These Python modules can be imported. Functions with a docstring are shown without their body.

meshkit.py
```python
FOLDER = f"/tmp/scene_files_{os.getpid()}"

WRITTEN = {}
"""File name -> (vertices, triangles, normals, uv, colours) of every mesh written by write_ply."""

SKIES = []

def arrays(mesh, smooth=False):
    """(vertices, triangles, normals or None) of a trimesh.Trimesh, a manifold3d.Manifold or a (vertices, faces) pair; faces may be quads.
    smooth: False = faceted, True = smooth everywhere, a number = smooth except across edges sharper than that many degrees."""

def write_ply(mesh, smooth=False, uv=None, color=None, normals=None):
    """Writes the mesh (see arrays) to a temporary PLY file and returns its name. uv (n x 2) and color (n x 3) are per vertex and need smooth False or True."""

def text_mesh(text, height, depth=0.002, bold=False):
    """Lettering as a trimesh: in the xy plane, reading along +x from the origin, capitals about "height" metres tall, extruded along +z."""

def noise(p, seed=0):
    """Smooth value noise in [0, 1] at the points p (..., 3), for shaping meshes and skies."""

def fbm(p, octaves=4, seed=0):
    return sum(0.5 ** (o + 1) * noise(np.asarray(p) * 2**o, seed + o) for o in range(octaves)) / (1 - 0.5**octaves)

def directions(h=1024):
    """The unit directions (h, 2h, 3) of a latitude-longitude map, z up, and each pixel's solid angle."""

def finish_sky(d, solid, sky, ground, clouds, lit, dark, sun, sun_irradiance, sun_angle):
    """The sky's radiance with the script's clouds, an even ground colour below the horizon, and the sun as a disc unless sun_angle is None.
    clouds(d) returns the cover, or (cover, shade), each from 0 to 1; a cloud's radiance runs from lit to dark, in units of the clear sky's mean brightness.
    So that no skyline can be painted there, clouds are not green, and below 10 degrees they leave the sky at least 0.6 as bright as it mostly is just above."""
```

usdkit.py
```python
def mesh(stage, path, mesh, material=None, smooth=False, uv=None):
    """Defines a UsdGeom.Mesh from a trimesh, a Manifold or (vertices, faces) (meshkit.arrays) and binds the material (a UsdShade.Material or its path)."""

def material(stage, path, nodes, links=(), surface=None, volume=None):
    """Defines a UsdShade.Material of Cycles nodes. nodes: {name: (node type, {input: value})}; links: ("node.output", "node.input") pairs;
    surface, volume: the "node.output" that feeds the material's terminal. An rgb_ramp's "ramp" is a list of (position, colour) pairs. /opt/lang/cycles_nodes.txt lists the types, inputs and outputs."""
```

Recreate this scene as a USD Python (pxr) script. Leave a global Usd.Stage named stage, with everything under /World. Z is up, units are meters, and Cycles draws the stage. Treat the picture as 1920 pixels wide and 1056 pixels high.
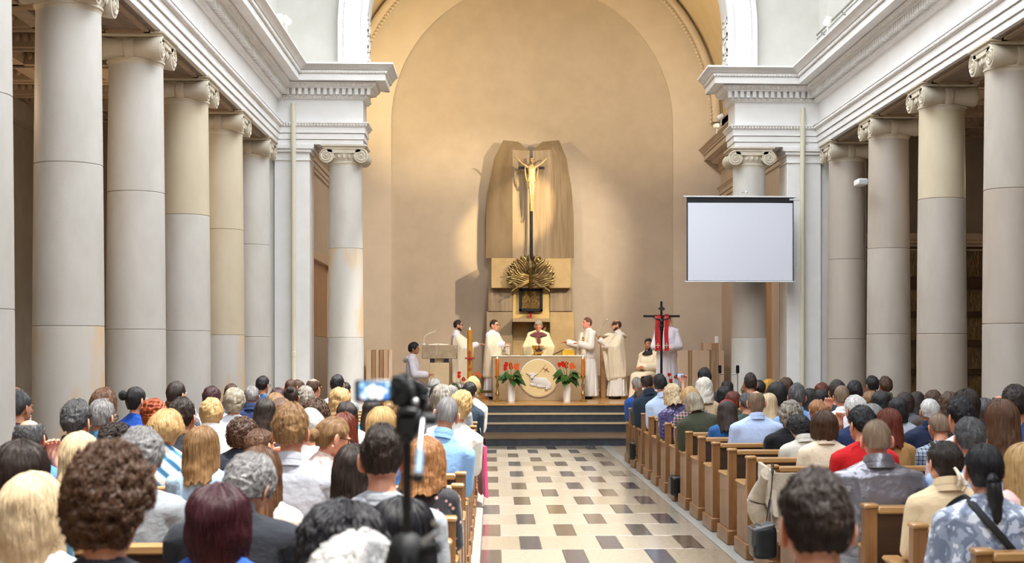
import math, random
import numpy as np, trimesh, manifold3d as m3, usdkit, meshkit
from shapely.geometry import Polygon, Point
from pxr import Usd, UsdGeom, UsdLux, UsdShade, Gf, Sdf

stage = Usd.Stage.CreateInMemory()
UsdGeom.SetStageUpAxis(stage, 'Z'); UsdGeom.SetStageMetersPerUnit(stage, 1.0)
UsdGeom.Xform.Define(stage, '/World'); UsdGeom.Scope.Define(stage, '/World/Looks')

DEBUG = False
# ------------------------------------------------------------------ camera
F, CX, CY, EYE, YAW = 2700.0, 1037.2, 661.0, 1.68, 0.042      # focal length and principal point in pixels of 1920 x 1056
cam = UsdGeom.Camera.Define(stage, '/World/camera')
cam.AddTranslateOp().Set(Gf.Vec3d(0, 0, EYE))
cam.AddRotateXYZOp().Set(Gf.Vec3f(90, 0, -math.degrees(YAW)))
cam.CreateHorizontalApertureAttr(36.0); cam.CreateVerticalApertureAttr(36.0 * 1056 / 1920)
cam.CreateFocalLengthAttr(36.0 * F / 1920)
cam.CreateHorizontalApertureOffsetAttr((960 - CX) / 1920 * 36); cam.CreateVerticalApertureOffsetAttr((CY - 528) / 1920 * 36)
cam.CreateFStopAttr(4.2); cam.CreateFocusDistanceAttr(19.0)
cam.CreateExposureAttr(0.30)
cam.CreateClippingRangeAttr(Gf.Vec2f(0.05, 200))

# ------------------------------------------------------------------ light: daylight over the nave (a glazed roof), a soft sun, warm spots in the chancel
dome = UsdLux.DomeLight.Define(stage, '/World/sky'); dome.CreateIntensityAttr(1.75); dome.CreateColorAttr(Gf.Vec3f(0.90, 0.95, 1.0))
sun = UsdLux.DistantLight.Define(stage, '/World/sun'); sun.CreateIntensityAttr(1.75); sun.CreateNormalizeAttr(True); sun.CreateAngleAttr(4.0); sun.CreateColorAttr(Gf.Vec3f(1, 0.95, 0.87))
SUN = np.array([0.20, -0.10, 0.97])                            # towards the sun: high over the right-hand clerestory
def aim(prim, to_light):                                        # local +z points to_light; a light shines along its -z
    z = np.array(to_light, float) / np.linalg.norm(to_light); x = np.cross([0, 1, 0.01], z); x /= np.linalg.norm(x); y = np.cross(z, x)
    return Gf.Matrix4d(*x, 0, *y, 0, *z, 0, 0, 0, 0, 1)
UsdGeom.Xformable(sun).AddTransformOp().Set(aim(sun, SUN))
def spot(name, pos, target, watts, color, cone=35, radius=0.05):
    l = UsdLux.SphereLight.Define(stage, '/World/' + name); l.CreateRadiusAttr(radius); l.CreateIntensityAttr(watts * 10); l.CreateColorAttr(Gf.Vec3f(*color))
    m = aim(l, np.array(pos) - np.array(target)); m.SetTranslateOnly(Gf.Vec3d(*pos)); UsdGeom.Xformable(l).AddTransformOp().Set(m)
    s = UsdLux.ShapingAPI.Apply(l.GetPrim()); s.CreateShapingConeAngleAttr(cone); s.CreateShapingConeSoftnessAttr(0.6)
    return l
WARM, YEL = (1.0, 0.82, 0.60), (1.0, 0.74, 0.38)
spot('spot_right', (4.9, 27.0, 6.6), (0.20, 33.7, 3.7), 2300, (1.0, 0.84, 0.62), 24)
spot('spot_left', (-2.9, 27.0, 6.6), (1.6, 33.6, 3.9), 620, (1.0, 0.88, 0.72), 15)
spot('spot_crucifix', (3.0, 29.0, 7.2), (0.72, 33.3, 5.0), 2400, YEL, 9)
spot('spot_altar', (1.0, 25.2, 7.0), (0.95, 30.8, 1.3), 800, (1.0, 0.88, 0.70), 24)
spot('spot_wash', (0.95, 25.0, 9.6), (0.95, 34.0, 3.5), 27, (1.0, 0.96, 0.91), 42, 0.25)
spot('spot_vault', (-2.6, 29.5, 6.75), (-1.0, 34.0, 10.6), 780, (1.0, 0.78, 0.42), 60)
spot('spot_vault_right', (4.4, 29.5, 6.75), (3.0, 34.0, 10.2), 300, (1.0, 0.80, 0.50), 60)
for k, (x, y) in enumerate(((-5.6, 9), (-5.6, 14), (-5.6, 19.5), (7.6, 14), (7.6, 20))):
    l = UsdLux.SphereLight.Define(stage, f'/World/aisle_lamp_light_{k}'); l.CreateRadiusAttr(0.12); l.CreateIntensityAttr(60 if x < 0 else 26); l.CreateColorAttr(Gf.Vec3f(1, 0.72, 0.45)); l.AddTranslateOp().Set(Gf.Vec3d(x, y, 4.2))

# ------------------------------------------------------------------ helpers
def at(px, py, Y):                                              # the point of the plane y = Y that the photograph shows at a pixel
    a = (px - CX) / F; b = -(py - CY) / F; c, s = math.cos(YAW), math.sin(YAW)
    d = np.array([c * a + s, -s * a + c, b]); return np.array([0, 0, EYE]) + d * (Y / d[1])
def X_(px, Y): return at(px, CY, Y)[0]
def Z_(py, X, Y): return EYE - (py - CY) * (X * math.sin(YAW) + Y * math.cos(YAW)) / F
used = {}
def uniq(parent, name):
    k = parent + '/' + name; n = used.get(k, 0); used[k] = n + 1
    return k if n == 0 else f'{k}_{n:03d}'
LOC = {}
def thing(name, label=None, cat=None, loc=(0, 0, 0), group=None, kind=None, rotz=0.0):
    p = uniq('/World', name); x = UsdGeom.Xform.Define(stage, p); x.AddTranslateOp().Set(Gf.Vec3d(*map(float, loc)))
    if rotz: x.AddRotateZOp().Set(math.degrees(rotz))
    LOC[p] = np.array(loc, float); tag(p, label, cat, group, kind); return p
def tag(p, label=None, cat=None, group=None, kind=None):
    pr = stage.GetPrimAtPath(p)
    for k, v in (('label', label), ('category', cat), ('group', group), ('kind', kind)):
        if v: pr.SetCustomDataByKey(k, v)
def part(parent, name, mesh, material, label=None, smooth=40, uv=None, world=True, kind=None):
    """a mesh under a thing (or part); vertices given in world coordinates unless world is False"""
    p = uniq(parent, name); top = '/'.join(p.split('/')[:3])
    if hasattr(mesh, 'to_mesh'): mesh = meshkit.arrays(mesh)[:2]
    if not isinstance(mesh, (tuple, list)): mesh = (np.array(mesh.vertices), np.array(mesh.faces))
    v = np.asarray(mesh[0], float)
    if world and top in LOC: v = v - LOC[top]
    usdkit.mesh(stage, p, (v, mesh[1]), material, smooth if uv is None else True, uv); 
    if label: tag(p, label)
    if kind: tag(p, kind=kind)
    return p
def single(name, mesh, material, label=None, cat=None, group=None, kind=None, smooth=40, uv=None):
    p = part('/World', name, mesh, material, smooth=smooth, uv=uv, world=False); tag(p, label, cat, group, kind); return p
def box(x0, x1, y0, y1, z0, z1): return trimesh.creation.box(bounds=[[min(x0, x1), min(y0, y1), min(z0, z1)], [max(x0, x1), max(y0, y1), max(z0, z1)]])
def cat(*ms):
    ms = [m for q in ms for m in (q if isinstance(q, (list, tuple)) and not isinstance(q[0], np.ndarray) else [q])]
    vs, fs, n = [], [], 0
    for m in ms:
        v, f = (m if isinstance(m, tuple) else (np.array(m.vertices), np.array(m.faces)))
        vs.append(v); fs.append(np.asarray(f) + n); n += len(v)
    return np.vstack(vs), np.vstack(fs)
def grid_faces(n, m, wrap=True, flip=False):                     # n rings of m points
    i, j = np.meshgrid(np.arange(n - 1), np.arange(m if wrap else m - 1), indexing='ij'); k = (j + 1) % m
    a, b, c, d = i * m + j, i * m + k, (i + 1) * m + k, (i + 1) * m + j
    f = np.concatenate([np.stack([a, b, c], -1).reshape(-1, 3), np.stack([a, c, d], -1).reshape(-1, 3)])
    return f[:, ::-1] if flip else f
def rings(R, cap0=True, cap1=True):                             # R: n x m x 3 closed loops, counter-clockwise seen from their end
    R = np.asarray(R, float); n, m = R.shape[:2]; v = R.reshape(-1, 3); f = [grid_faces(n, m)]
    if cap0: v = np.vstack([v, R[0].mean(0)]); c = len(v) - 1; j = np.arange(m); f.append(np.stack([np.full(m, c), (j + 1) % m, j], 1))
    if cap1: v = np.vstack([v, R[-1].mean(0)]); c = len(v) - 1; j = np.arange(m) + (n - 1) * m; f.append(np.stack([np.full(m, c), j, (n - 1) * m + (np.arange(m) + 1) % m], 1))
    return v, np.vstack(f)
def lathe(prof, seg=32, c=(0, 0, 0), axis='z'):
    a = np.arange(seg) * 2 * np.pi / seg
    R = np.array([[(r * np.cos(t), r * np.sin(t), z) for t in a] for r, z in prof])
    v, f = rings(R)
    if axis == 'y': v = v[:, [0, 2, 1]] * [1, 1, -1]
    if axis == 'x': v = v[:, [2, 1, 0]] * [1, 1, -1]
    return v + np.array(c), f
def tube(pts, rad, seg=8, flat=1.0, up=(0, 0, 1)):
    p = np.asarray(pts, float); t = np.gradient(p, axis=0); t /= np.linalg.norm(t, axis=1, keepdims=True) + 1e-12
    a = np.cross(t, np.where(np.abs(t @ np.array(up, float))[:, None] < 0.95, np.array(up, float), [1.0, 0, 0])); a /= np.linalg.norm(a, axis=1, keepdims=True) + 1e-12
    b = np.cross(t, a); ang = np.arange(seg) * 2 * np.pi / seg; r = np.broadcast_to(rad, (len(p),))[:, None, None]
    R = p[:, None] + r * (np.cos(ang)[None, :, None] * a[:, None] + flat * np.sin(ang)[None, :, None] * b[:, None])
    return rings(R)
def spline(P, n):
    P = np.asarray(P, float); k = np.linspace(0, 1, len(P))
    from scipy.interpolate import CubicSpline, make_interp_spline
    return make_interp_spline(k, P, k=min(3, len(P) - 1))(np.linspace(0, 1, n))
def prism(poly, axis, a, b):                                     # polygon in the plane across axis ('x': (y,z), 'y': (x,z), 'z': (x,y)) from a to b
    m = trimesh.creation.extrude_polygon(poly if isinstance(poly, Polygon) else Polygon(poly), b - a, engine='earcut'); v = np.array(m.vertices); f = np.array(m.faces)
    v = {'z': np.c_[v[:, 0], v[:, 1], v[:, 2] + a], 'y': np.c_[v[:, 0], v[:, 2] + a, v[:, 1]], 'x': np.c_[v[:, 2] + a, v[:, 0], v[:, 1]]}[axis]
    return v, (f[:, ::-1] if axis == 'y' else f)
def bev(x0, x1, y0, y1, z0, z1, r=0.008):                        # box with chamfered edges
    p = np.array([[x, y, z] for x in (x0, x1) for y in (y0, y1) for z in (z0, z1)], float); c = p.mean(0); s = np.sign(p - c)
    pts = np.vstack([p - s * r * np.array(k) for k in ((0, 1, 1), (1, 0, 1), (1, 1, 0))]); return meshkit.arrays(m3.Manifold.hull_points(pts))[:2]
def hull(pts): return meshkit.arrays(m3.Manifold.hull_points(np.asarray(pts, float)))[:2]
def rot(v, deg, axis='z', c=(0, 0, 0)):
    t = math.radians(deg); C, S = math.cos(t), math.sin(t); M = {'z': [[C, -S, 0], [S, C, 0], [0, 0, 1]], 'x': [[1, 0, 0], [0, C, -S], [0, S, C]], 'y': [[C, 0, S], [0, 1, 0], [-S, 0, C]]}[axis]
    return (np.asarray(v) - c) @ np.array(M).T + c
def mv(m, d): return (np.asarray(m[0]) + np.array(d), m[1])
def to_t(m): return (np.array(m.vertices), np.array(m.faces)) if isinstance(m, trimesh.Trimesh) else m

def rgb(h):                                                      # sRGB hex -> linear
    c = np.array([int(h[i:i + 2], 16) for i in (0, 2, 4)]) / 255.0
    return tuple(np.where(c < 0.04045, c / 12.92, ((c + 0.055) / 1.055) ** 2.4))
mats = {}
def mat(name, c, rough=0.6, c2=None, scale=6.0, detail=4, bump=0.0, bscale=60.0, metal=0.0, spec=0.5, stretch=(1, 1, 1), emit=0.0, sss=0.0, sheen=0.0, coat=0.0, lo=0.35, hi=0.65, trans=0.0, coord='object', wave=None):
    key = name
    if key in mats: return mats[key]
    c = rgb(c) if isinstance(c, str) else c
    nodes = {'p': ('principled_bsdf', dict(base_color=c, roughness=rough, metallic=metal, specular_ior_level=spec, sheen_weight=sheen, coat_weight=coat, transmission_weight=trans)), 'tc': ('texture_coordinate', {}), 'mp': ('mapping', dict(scale=stretch))}
    links = [(f'tc.{coord}', 'mp.vector')]
    if sss: nodes['p'][1].update(subsurface_weight=sss, subsurface_scale=0.012, subsurface_radius=(1, 0.25, 0.12))
    if emit: nodes['p'][1].update(emission_color=c, emission_strength=emit)
    if c2 is not None:
        c2 = rgb(c2) if isinstance(c2, str) else c2
        nodes['n'] = ('noise_texture', dict(scale=scale, detail=detail, roughness=0.6)); nodes['r'] = ('rgb_ramp', {'ramp': [(0, c), (lo, c), (hi, c2), (1, c2)]})
        links += [('mp.vector', 'n.vector'), ('n.fac', 'r.fac'), ('r.color', 'p.base_color')]
    if bump:
        nodes['bn'] = ('noise_texture', dict(scale=bscale, detail=3)); nodes['b'] = ('bump', dict(strength=min(1.0, bump), distance=0.02))
        links += [('mp.vector', 'bn.vector'), ('bn.fac', 'b.height'), ('b.normal', 'p.normal')]
    mats[key] = usdkit.material(stage, '/World/Looks/' + name, nodes, links, surface='p.BSDF'); return mats[key]
# ================================================================== the setting
XC = 0.945; XL, XR = -3.55, 5.46; YT = 24.0; ZA = 5.13
def sx(x, side): return x if side < 0 else 2 * XC - x + 0.02     # mirror about the nave axis
white = mat('white_plaster', 'ecebea', 0.55, 'e6e5e3', 3.0)
wallgrey = mat('grey_plaster', 'd3d1cb', 0.8, 'cbc9c2', 2.0, bump=0.08, bscale=120)
tan_m = mat('tan_plaster', 'b2a391', 0.85, 'ac9d8b', 2.5, bump=0.10, bscale=150)
tan_l = mat('light_tan_plaster', 'c8baa8', 0.85, 'c2b4a2', 2.5, bump=0.10, bscale=150)
vault_m = mat('vault_plaster', 'd0bf9f', 0.85, 'c9b796', 2.5, bump=0.08, bscale=150)
aisle_m = mat('aisle_plaster', 'a89a88', 0.85, '9f917f', 2.5, bump=0.08, bscale=120)
coffer_m = mat('coffer_plaster', 'a08c76', 0.7, '957f69', 6)
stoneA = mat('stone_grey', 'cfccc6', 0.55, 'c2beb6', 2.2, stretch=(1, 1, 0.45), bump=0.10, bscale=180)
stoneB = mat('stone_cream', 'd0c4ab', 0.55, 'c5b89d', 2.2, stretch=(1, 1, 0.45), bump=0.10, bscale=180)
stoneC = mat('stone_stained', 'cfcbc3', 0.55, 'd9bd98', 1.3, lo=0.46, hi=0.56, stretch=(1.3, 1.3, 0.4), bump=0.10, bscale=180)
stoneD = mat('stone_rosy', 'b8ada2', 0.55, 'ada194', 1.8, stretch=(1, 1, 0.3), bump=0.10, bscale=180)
capm = mat('stone_capital', 'd2cab9', 0.55, 'c7bdaa', 5, bump=0.10, bscale=120)
tanm2 = mat('warm_wood_panel', 'b98f66', 0.5, 'a67c54', 3, stretch=(4, 4, 0.4))
dark_st = mat('dark_step_stone', '2f333b', 0.25, '3b4049', 8, spec=0.6)
brown_tr = mat('brown_tread', '6f5b4a', 0.4, '5d4a3b', 5, stretch=(0.4, 3, 1))
parq = mat('platform_parquet', 'c79a5c', 0.28, 'b5874a', 5, stretch=(0.5, 5, 1), coat=0.2)
nosing = mat('step_nosing', 'cdb692', 0.35)

fl = thing('floor', kind='structure')
part(fl, 'base_slab', cat(box(-7.4, 9.3, -7, 26, -0.12, -0.006)), mat('grout', '5a534b', 0.6))
pewfl = mat('pew_floor_boards', '5c4636', 0.5, '4a382b', 4, stretch=(0.5, 5, 1))
part(fl, 'pew_floor', cat(box(-4.5, -0.21, -7, 22.4, -0.005, 0.0), box(2.10, 6.2, -7, 22.4, -0.005, 0.0)), pewfl)
rng = np.random.default_rng(5)
tw = [mat(f'tile_light_{k}', c, 0.16, d, 30, detail=6, spec=0.6, lo=0.3, hi=0.7) for k, (c, d) in enumerate((('aaa294', '948b7b'), ('b1a99b', '9b9283'), ('a39a89', '8d8371')))]
tb = [mat(f'tile_dark_{k}', c, 0.14, d, 30, detail=6, spec=0.6) for k, (c, d) in enumerate((('5a5650', '4a4742'), ('655b50', '544c43'), ('50525a', '424449')))]
strip = mat('border_strip', 'aeb1ad', 0.2, 'a2a5a2', 20)
X0, X1, PER, PITCH, Y00 = -0.10, 1.95, 0.70, 0.9, 12.27
for r in range(-8, 15):
    y0 = Y00 + PITCH * r; y1 = min(y0 + PITCH, 25.88); off = 0.24 if r % 2 == 0 else 0.59
    n0 = math.floor((X0 - off) / PER) - 1
    for n in range(n0, n0 + 7):
        for a, b, dk in ((off + n * PER, off + n * PER + 0.18, 1), (off + n * PER + 0.18, off + (n + 1) * PER, 0)):
            a, b = max(a, X0), min(b, X1)
            if b - a < 0.02 or y0 < 9.0: continue
            g = 0.003; z = rng.uniform(-0.0006, 0.0006)
            part(fl, 'tile', bev(a + g, b - g, y0 + g, y1 - g, -0.006, z, 0.0015), (tb if dk else tw)[rng.integers(3)], smooth=False)
part(fl, 'aisle_border', cat(bev(X0 - 0.115, X0 - 0.004, 5, 25.88, -0.006, 0.0005, 0.002), bev(X1 + 0.004, X1 + 0.15, 5, 25.88, -0.006, 0.0005, 0.002), bev(X0, X1, 5, 9.05, -0.006, 0, 0.002)), strip)
part(fl, 'side_aisle_paving', cat(box(-7.3, -4.5, -7, 25.88, -0.006, 0), box(6.2, 9.2, -7, 25.88, -0.006, 0), box(-4.5, 6.2, 22.4, 25.88, -0.006, -0.003)), mat('side_paving', '8a8378', 0.4, '7b7469', 3))
def step(x0, x1, y0, y1, z0, z1, top, riser):
    s = thing('step', kind='structure')
    part(s, 'riser', box(x0, x1, y0 + 0.012, y1, z0, z1 - 0.03), riser); part(s, 'tread', bev(x0, x1, y0 - 0.01, y1, z1 - 0.03, z1, 0.006), top); return s
step(-3.4, 5.3, 25.9, 34.3, -0.1, 0.144, brown_tr, dark_st)
step(-1.38, 4.5, 27.8, 34.3, 0.1, 0.316, nosing, dark_st)
step(-1.38, 4.5, 28.13, 34.3, 0.1, 0.487, nosing, dark_st)
pl = step(-1.38, 4.5, 28.47, 34.3, 0.1, 0.657, parq, dark_st)
for k in range(22):                                              # boards of the platform edge that can be told apart
    x = -1.38 + k * 5.88 / 22; part(pl, 'floor_board', bev(x + 0.003, x + 5.88 / 22 - 0.003, 28.49, 31.6, 0.655, 0.660 + 0.0008 * (k % 3), 0.002), parq, smooth=False)
step(-3.4, 5.3, 32.6, 34.3, 0.5, 0.80, parq, parq)

# ---- entablature: one moulded band after another swept along the arcade, round the corner and across the front columns
def sweep(prof, side, path=None, e_scale=1):
    xs = [XL, XL, -2.15, -2.15]; ys = [7.0, YT, YT, 24.7]; nx = [1, 1, 1, 1]; ny = [0, -1, -1, 0]
    if path == 'chancel': xs, ys, nx, ny = [-3.5, -3.5], [24.85, 33.98], [1, 1], [0, 0]
    R = np.array([[(x + e * a, y + e * b, z) for e, z in prof] for x, y, a, b in zip(xs, ys, nx, ny)])
    if side > 0: R[..., 0] = 2 * XC - R[..., 0] + 0.02
    v, f = rings(R)
    if side < 0: f = f[:, ::-1]
    return v, f
BANDS = [('architrave', [(-0.72, 5.13), (0.0, 5.13), (0.0, 5.204), (-0.02, 5.204), (-0.02, 5.213), (0.02, 5.213), (0.02, 5.303), (-0.005, 5.303), (-0.005, 5.313), (0.04, 5.313), (0.04, 5.413), (0.0, 5.413), (0.0, 5.421), (-0.72, 5.421)]),
         ('architrave_moulding', [(-0.72, 5.415), (0.05, 5.415), (0.06, 5.43), (0.085, 5.465), (0.10, 5.468), (0.10, 5.485), (-0.72, 5.485)]),
         ('frieze', [(-0.72, 5.485), (-0.02, 5.485), (-0.02, 5.494), (0.0, 5.494), (0.0, 5.875), (-0.72, 5.875)]),
         ('bed_moulding', [(-0.72, 5.875), (0.03, 5.875), (0.05, 5.89), (0.085, 5.925), (-0.72, 5.925)]),
         ('dentil_band', [(-0.72, 5.925), (0.07, 5.925), (0.07, 6.035), (0.17, 6.035), (0.17, 6.062), (-0.72, 6.062)]),
         ('ovolo', [(-0.72, 6.062), (0.18, 6.062), (0.22, 6.09), (0.235, 6.125), (-0.72, 6.125)]),
         ('corona', [(-0.72, 6.13), (0.24, 6.135), (0.37, 6.135), (0.375, 6.122), (0.40, 6.122), (0.40, 6.222), (-0.72, 6.222)]),
         ('corona_moulding', [(-0.72, 6.222), (0.385, 6.222), (0.385, 6.23), (0.41, 6.23), (0.43, 6.245), (0.44, 6.275), (-0.72, 6.275)]),
         ('cymatium', [(-0.72, 6.275), (0.42, 6.275), (0.42, 6.284), (0.45, 6.284), (0.46, 6.30), (0.49, 6.335), (0.525, 6.36), (0.535, 6.362), (0.535, 6.392), (-0.72, 6.392)])]
egg_u = meshkit.arrays(m3.Manifold.sphere(1.0, 8))[:2]
for side in (-1, 1):
    t = thing('trim_1' if side < 0 else 'trim_2', kind='structure')
    for n, p in BANDS: part(t, n, sweep(p, side), white, smooth=25)
    bands = {}
    def run(pitch, e, y_from=15.0):                              # positions along the arcade and across the front: (x, y, is_front)
        out = [(XL + e, y, 0) for y in np.arange(YT - e - pitch * 0.6, y_from, -pitch)]
        out += [(x, YT - e, 1) for x in np.arange(XL + e + pitch * 0.6, -2.15 + e, pitch)]
        return [(sx(x, side), y, k) for x, y, k in out]
    for x, y, k in run(0.1025, 0.115):
        w = 0.030
        if k: part(t, 'dentil', box(x - w, x + w, y - 0.047, y + 0.047, 5.932, 6.033), white, smooth=False)
        else: part(t, 'dentil', box(x - 0.047, x + 0.047, y - w, y + w, 5.932, 6.033), white, smooth=False)
    def eggs(pitch, e, z, rx, ry, rz, y_from): return cat(*[(egg_u[0] * ([ry, rx, rz] if not k else [rx, ry, rz]) + [x, y, z], egg_u[1]) for x, y, k in run(pitch, e, y_from)])
    part(t, 'egg_and_dart', eggs(0.075, 0.212, 6.09, 0.026, 0.02, 0.036, 17.5), white, kind='stuff')
    part(t, 'leaf_moulding', eggs(0.05, 0.066, 5.902, 0.018, 0.02, 0.022, 17.5), white, kind='stuff')
    part(t, 'leaf_moulding', eggs(0.05, 0.078, 5.445, 0.018, 0.018, 0.024, 15.0), white, kind='stuff')
    part(t, 'leaf_moulding', eggs(0.05, 0.425, 6.248, 0.018, 0.016, 0.022, 17.5), white, kind='stuff')
    # soffit panels of the architrave between the columns
    part(t, 'soffit', box(sx(XL - 0.68, side), sx(XL - 0.06, side), 8, 23.9, 5.112, 5.131), mat('soffit_plaster', '8d7d6e', 0.75, '7c6c5e', 9, bump=0.9, bscale=22))
    for k in range(6):
        ya, yb = 23.47 - 2.51 * k - 2.1, 23.47 - 2.51 * k - 0.42; x0, x1 = XL - 0.62, XL - 0.1
        fr = [box(sx(x0, side), sx(x1, side), ya, ya + 0.06, 5.085, 5.115), box(sx(x0, side), sx(x1, side), yb - 0.06, yb, 5.085, 5.115), box(sx(x0, side), sx(x0 + 0.06, side), ya, yb, 5.085, 5.115), box(sx(x1 - 0.06, side), sx(x1, side), ya, yb, 5.085, 5.115)]
        part(t, 'soffit_panel', cat(*fr), coffer_m, smooth=False)
    c = thing('trim_3' if side < 0 else 'trim_4', kind='structure')
    for n, p in BANDS: part(c, n, sweep([(e, z + 0.1) for e, z in p], side, 'chancel'), tan_l, smooth=25)
    # walls
    w = thing('wall_left' if side < 0 else 'wall_right', kind='structure')
    part(w, 'clerestory', box(sx(XL - 0.04, side), sx(XL - 0.5, side), -7, 24.6, 6.38, 9.6), wallgrey)
    part(w, 'near_entablature', box(sx(XL + 0.3, side), sx(XL - 0.72, side), -7, 7.0, 5.13, 6.39), white)
    part(w, 'aisle_wall', box(sx(-7.26, side), sx(-7.6, side), -7, 25.2, -0.1, 6.0), aisle_m)
    part(w, 'aisle_end', box(sx(-7.3, side), sx(-3.82, side), 24.95, 25.25, -0.1, 6.0), aisle_m)
    part(w, 'chancel_side', box(sx(-3.53, side), sx(-3.8, side), 24.7, 34.4, -0.1, 7.2), tan_l)
    # corner pier and pilaster beside the front column
    part(w, 'pilaster', cat(bev(sx(-3.62, side), sx(-3.04, side), 24.05, 24.68, 0, 5.02, 0.01)), white)
    part(w, 'pilaster_cap', cat(bev(sx(-3.64, side), sx(-3.02, side), 24.025, 24.70, 4.86, 4.89, 0.008), bev(sx(-3.66, side), sx(-3.0, side), 24.0, 24.70, 5.0, 5.05, 0.008), bev(sx(-3.70, side), sx(-2.96, side), 23.97, 24.70, 5.05, 5.135, 0.01)), white)
    part(w, 'respond', box(sx(-4.4, side), sx(-3.6, side), 24.1, 24.7, 0, 5.2), wallgrey)
    # aisle ceiling: beams, stepped frames and panels
    cl = thing('ceiling', kind='structure')
    part(cl, 'panel', box(sx(-7.4, side), sx(-4.2, side), -7, 25.2, 5.75, 5.95), coffer_m)
    for x in (-7.2, -6.2, -5.2, -4.35): part(cl, 'beam', bev(sx(x - 0.11, side), sx(x + 0.11, side), 8, 25, 5.42, 5.76, 0.01), coffer_m)
    for k in range(15):
        y = 24.6 - 1.1 * k; part(cl, 'beam', cat(bev(sx(-7.3, side), sx(-4.3, side), y - 0.11, y + 0.11, 5.42, 5.76, 0.01), bev(sx(-7.3, side), sx(-4.3, side), y - 0.03, y + 0.03, 5.39, 5.43, 0.01), bev(sx(-7.3, side), sx(-4.3, side), y - 0.17, y + 0.17, 5.60, 5.76, 0.01)), coffer_m)
        if k < 12:
            part(cl, 'egg_and_dart', cat(*[(egg_u[0] * [0.04, 0.03, 0.055] + [sx(x, side), y - 0.16, 5.53], egg_u[1]) for x in np.arange(-7.1, -4.4, 0.1)]), coffer_m, kind='stuff')
    part(cl, 'wall_plate', box(sx(-7.3, side), sx(-7.05, side), -7, 25, 5.15, 5.45), aisle_m)

# ---- arch wall over the front columns
AX, AR, AS = 0.935, 3.02, 7.1
def arch_poly(r, z0, n=64): 
    a = np.linspace(0, np.pi, n); return [(AX + r, z0)] + [(AX + r * math.cos(t), AS + r * math.sin(t)) for t in a] + [(AX - r, z0)]
wa = thing('wall_front', kind='structure')
part(wa, 'arch_wall', prism(Polygon([(XL - 0.3, 6.38), (XL - 0.3, 11.6), (XR + 0.3, 11.6), (XR + 0.3, 6.38)]).difference(Polygon(arch_poly(AR, 6.3))), 'y', 24.12, 24.7), wallgrey)
for a, b, y in ((0.0, 0.10, 24.02), (0.10, 0.22, 24.045), (0.22, 0.34, 24.03), (0.34, 0.42, 24.0), (0.42, 0.48, 23.97)):
    part(wa, 'archivolt', prism(Polygon(arch_poly(AR + b, 6.385)).difference(Polygon(arch_poly(AR + a, 6.3))), 'y', y, 24.13), white)
n_b = 46
part(wa, 'bead_moulding', cat(*[(egg_u[0] * [0.02, 0.02, 0.03] + p, egg_u[1]) for s in (-1, 1) for p in ([[AX + s * (AR + 0.38), 23.995, z] for z in np.arange(6.43, AS, 0.055)] + [[AX + s * (AR + 0.38) * math.cos(t), 23.995, AS + (AR + 0.38) * math.sin(t)] for t in np.arange(0, 0.6, 0.016)])]), white, kind='stuff')
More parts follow.
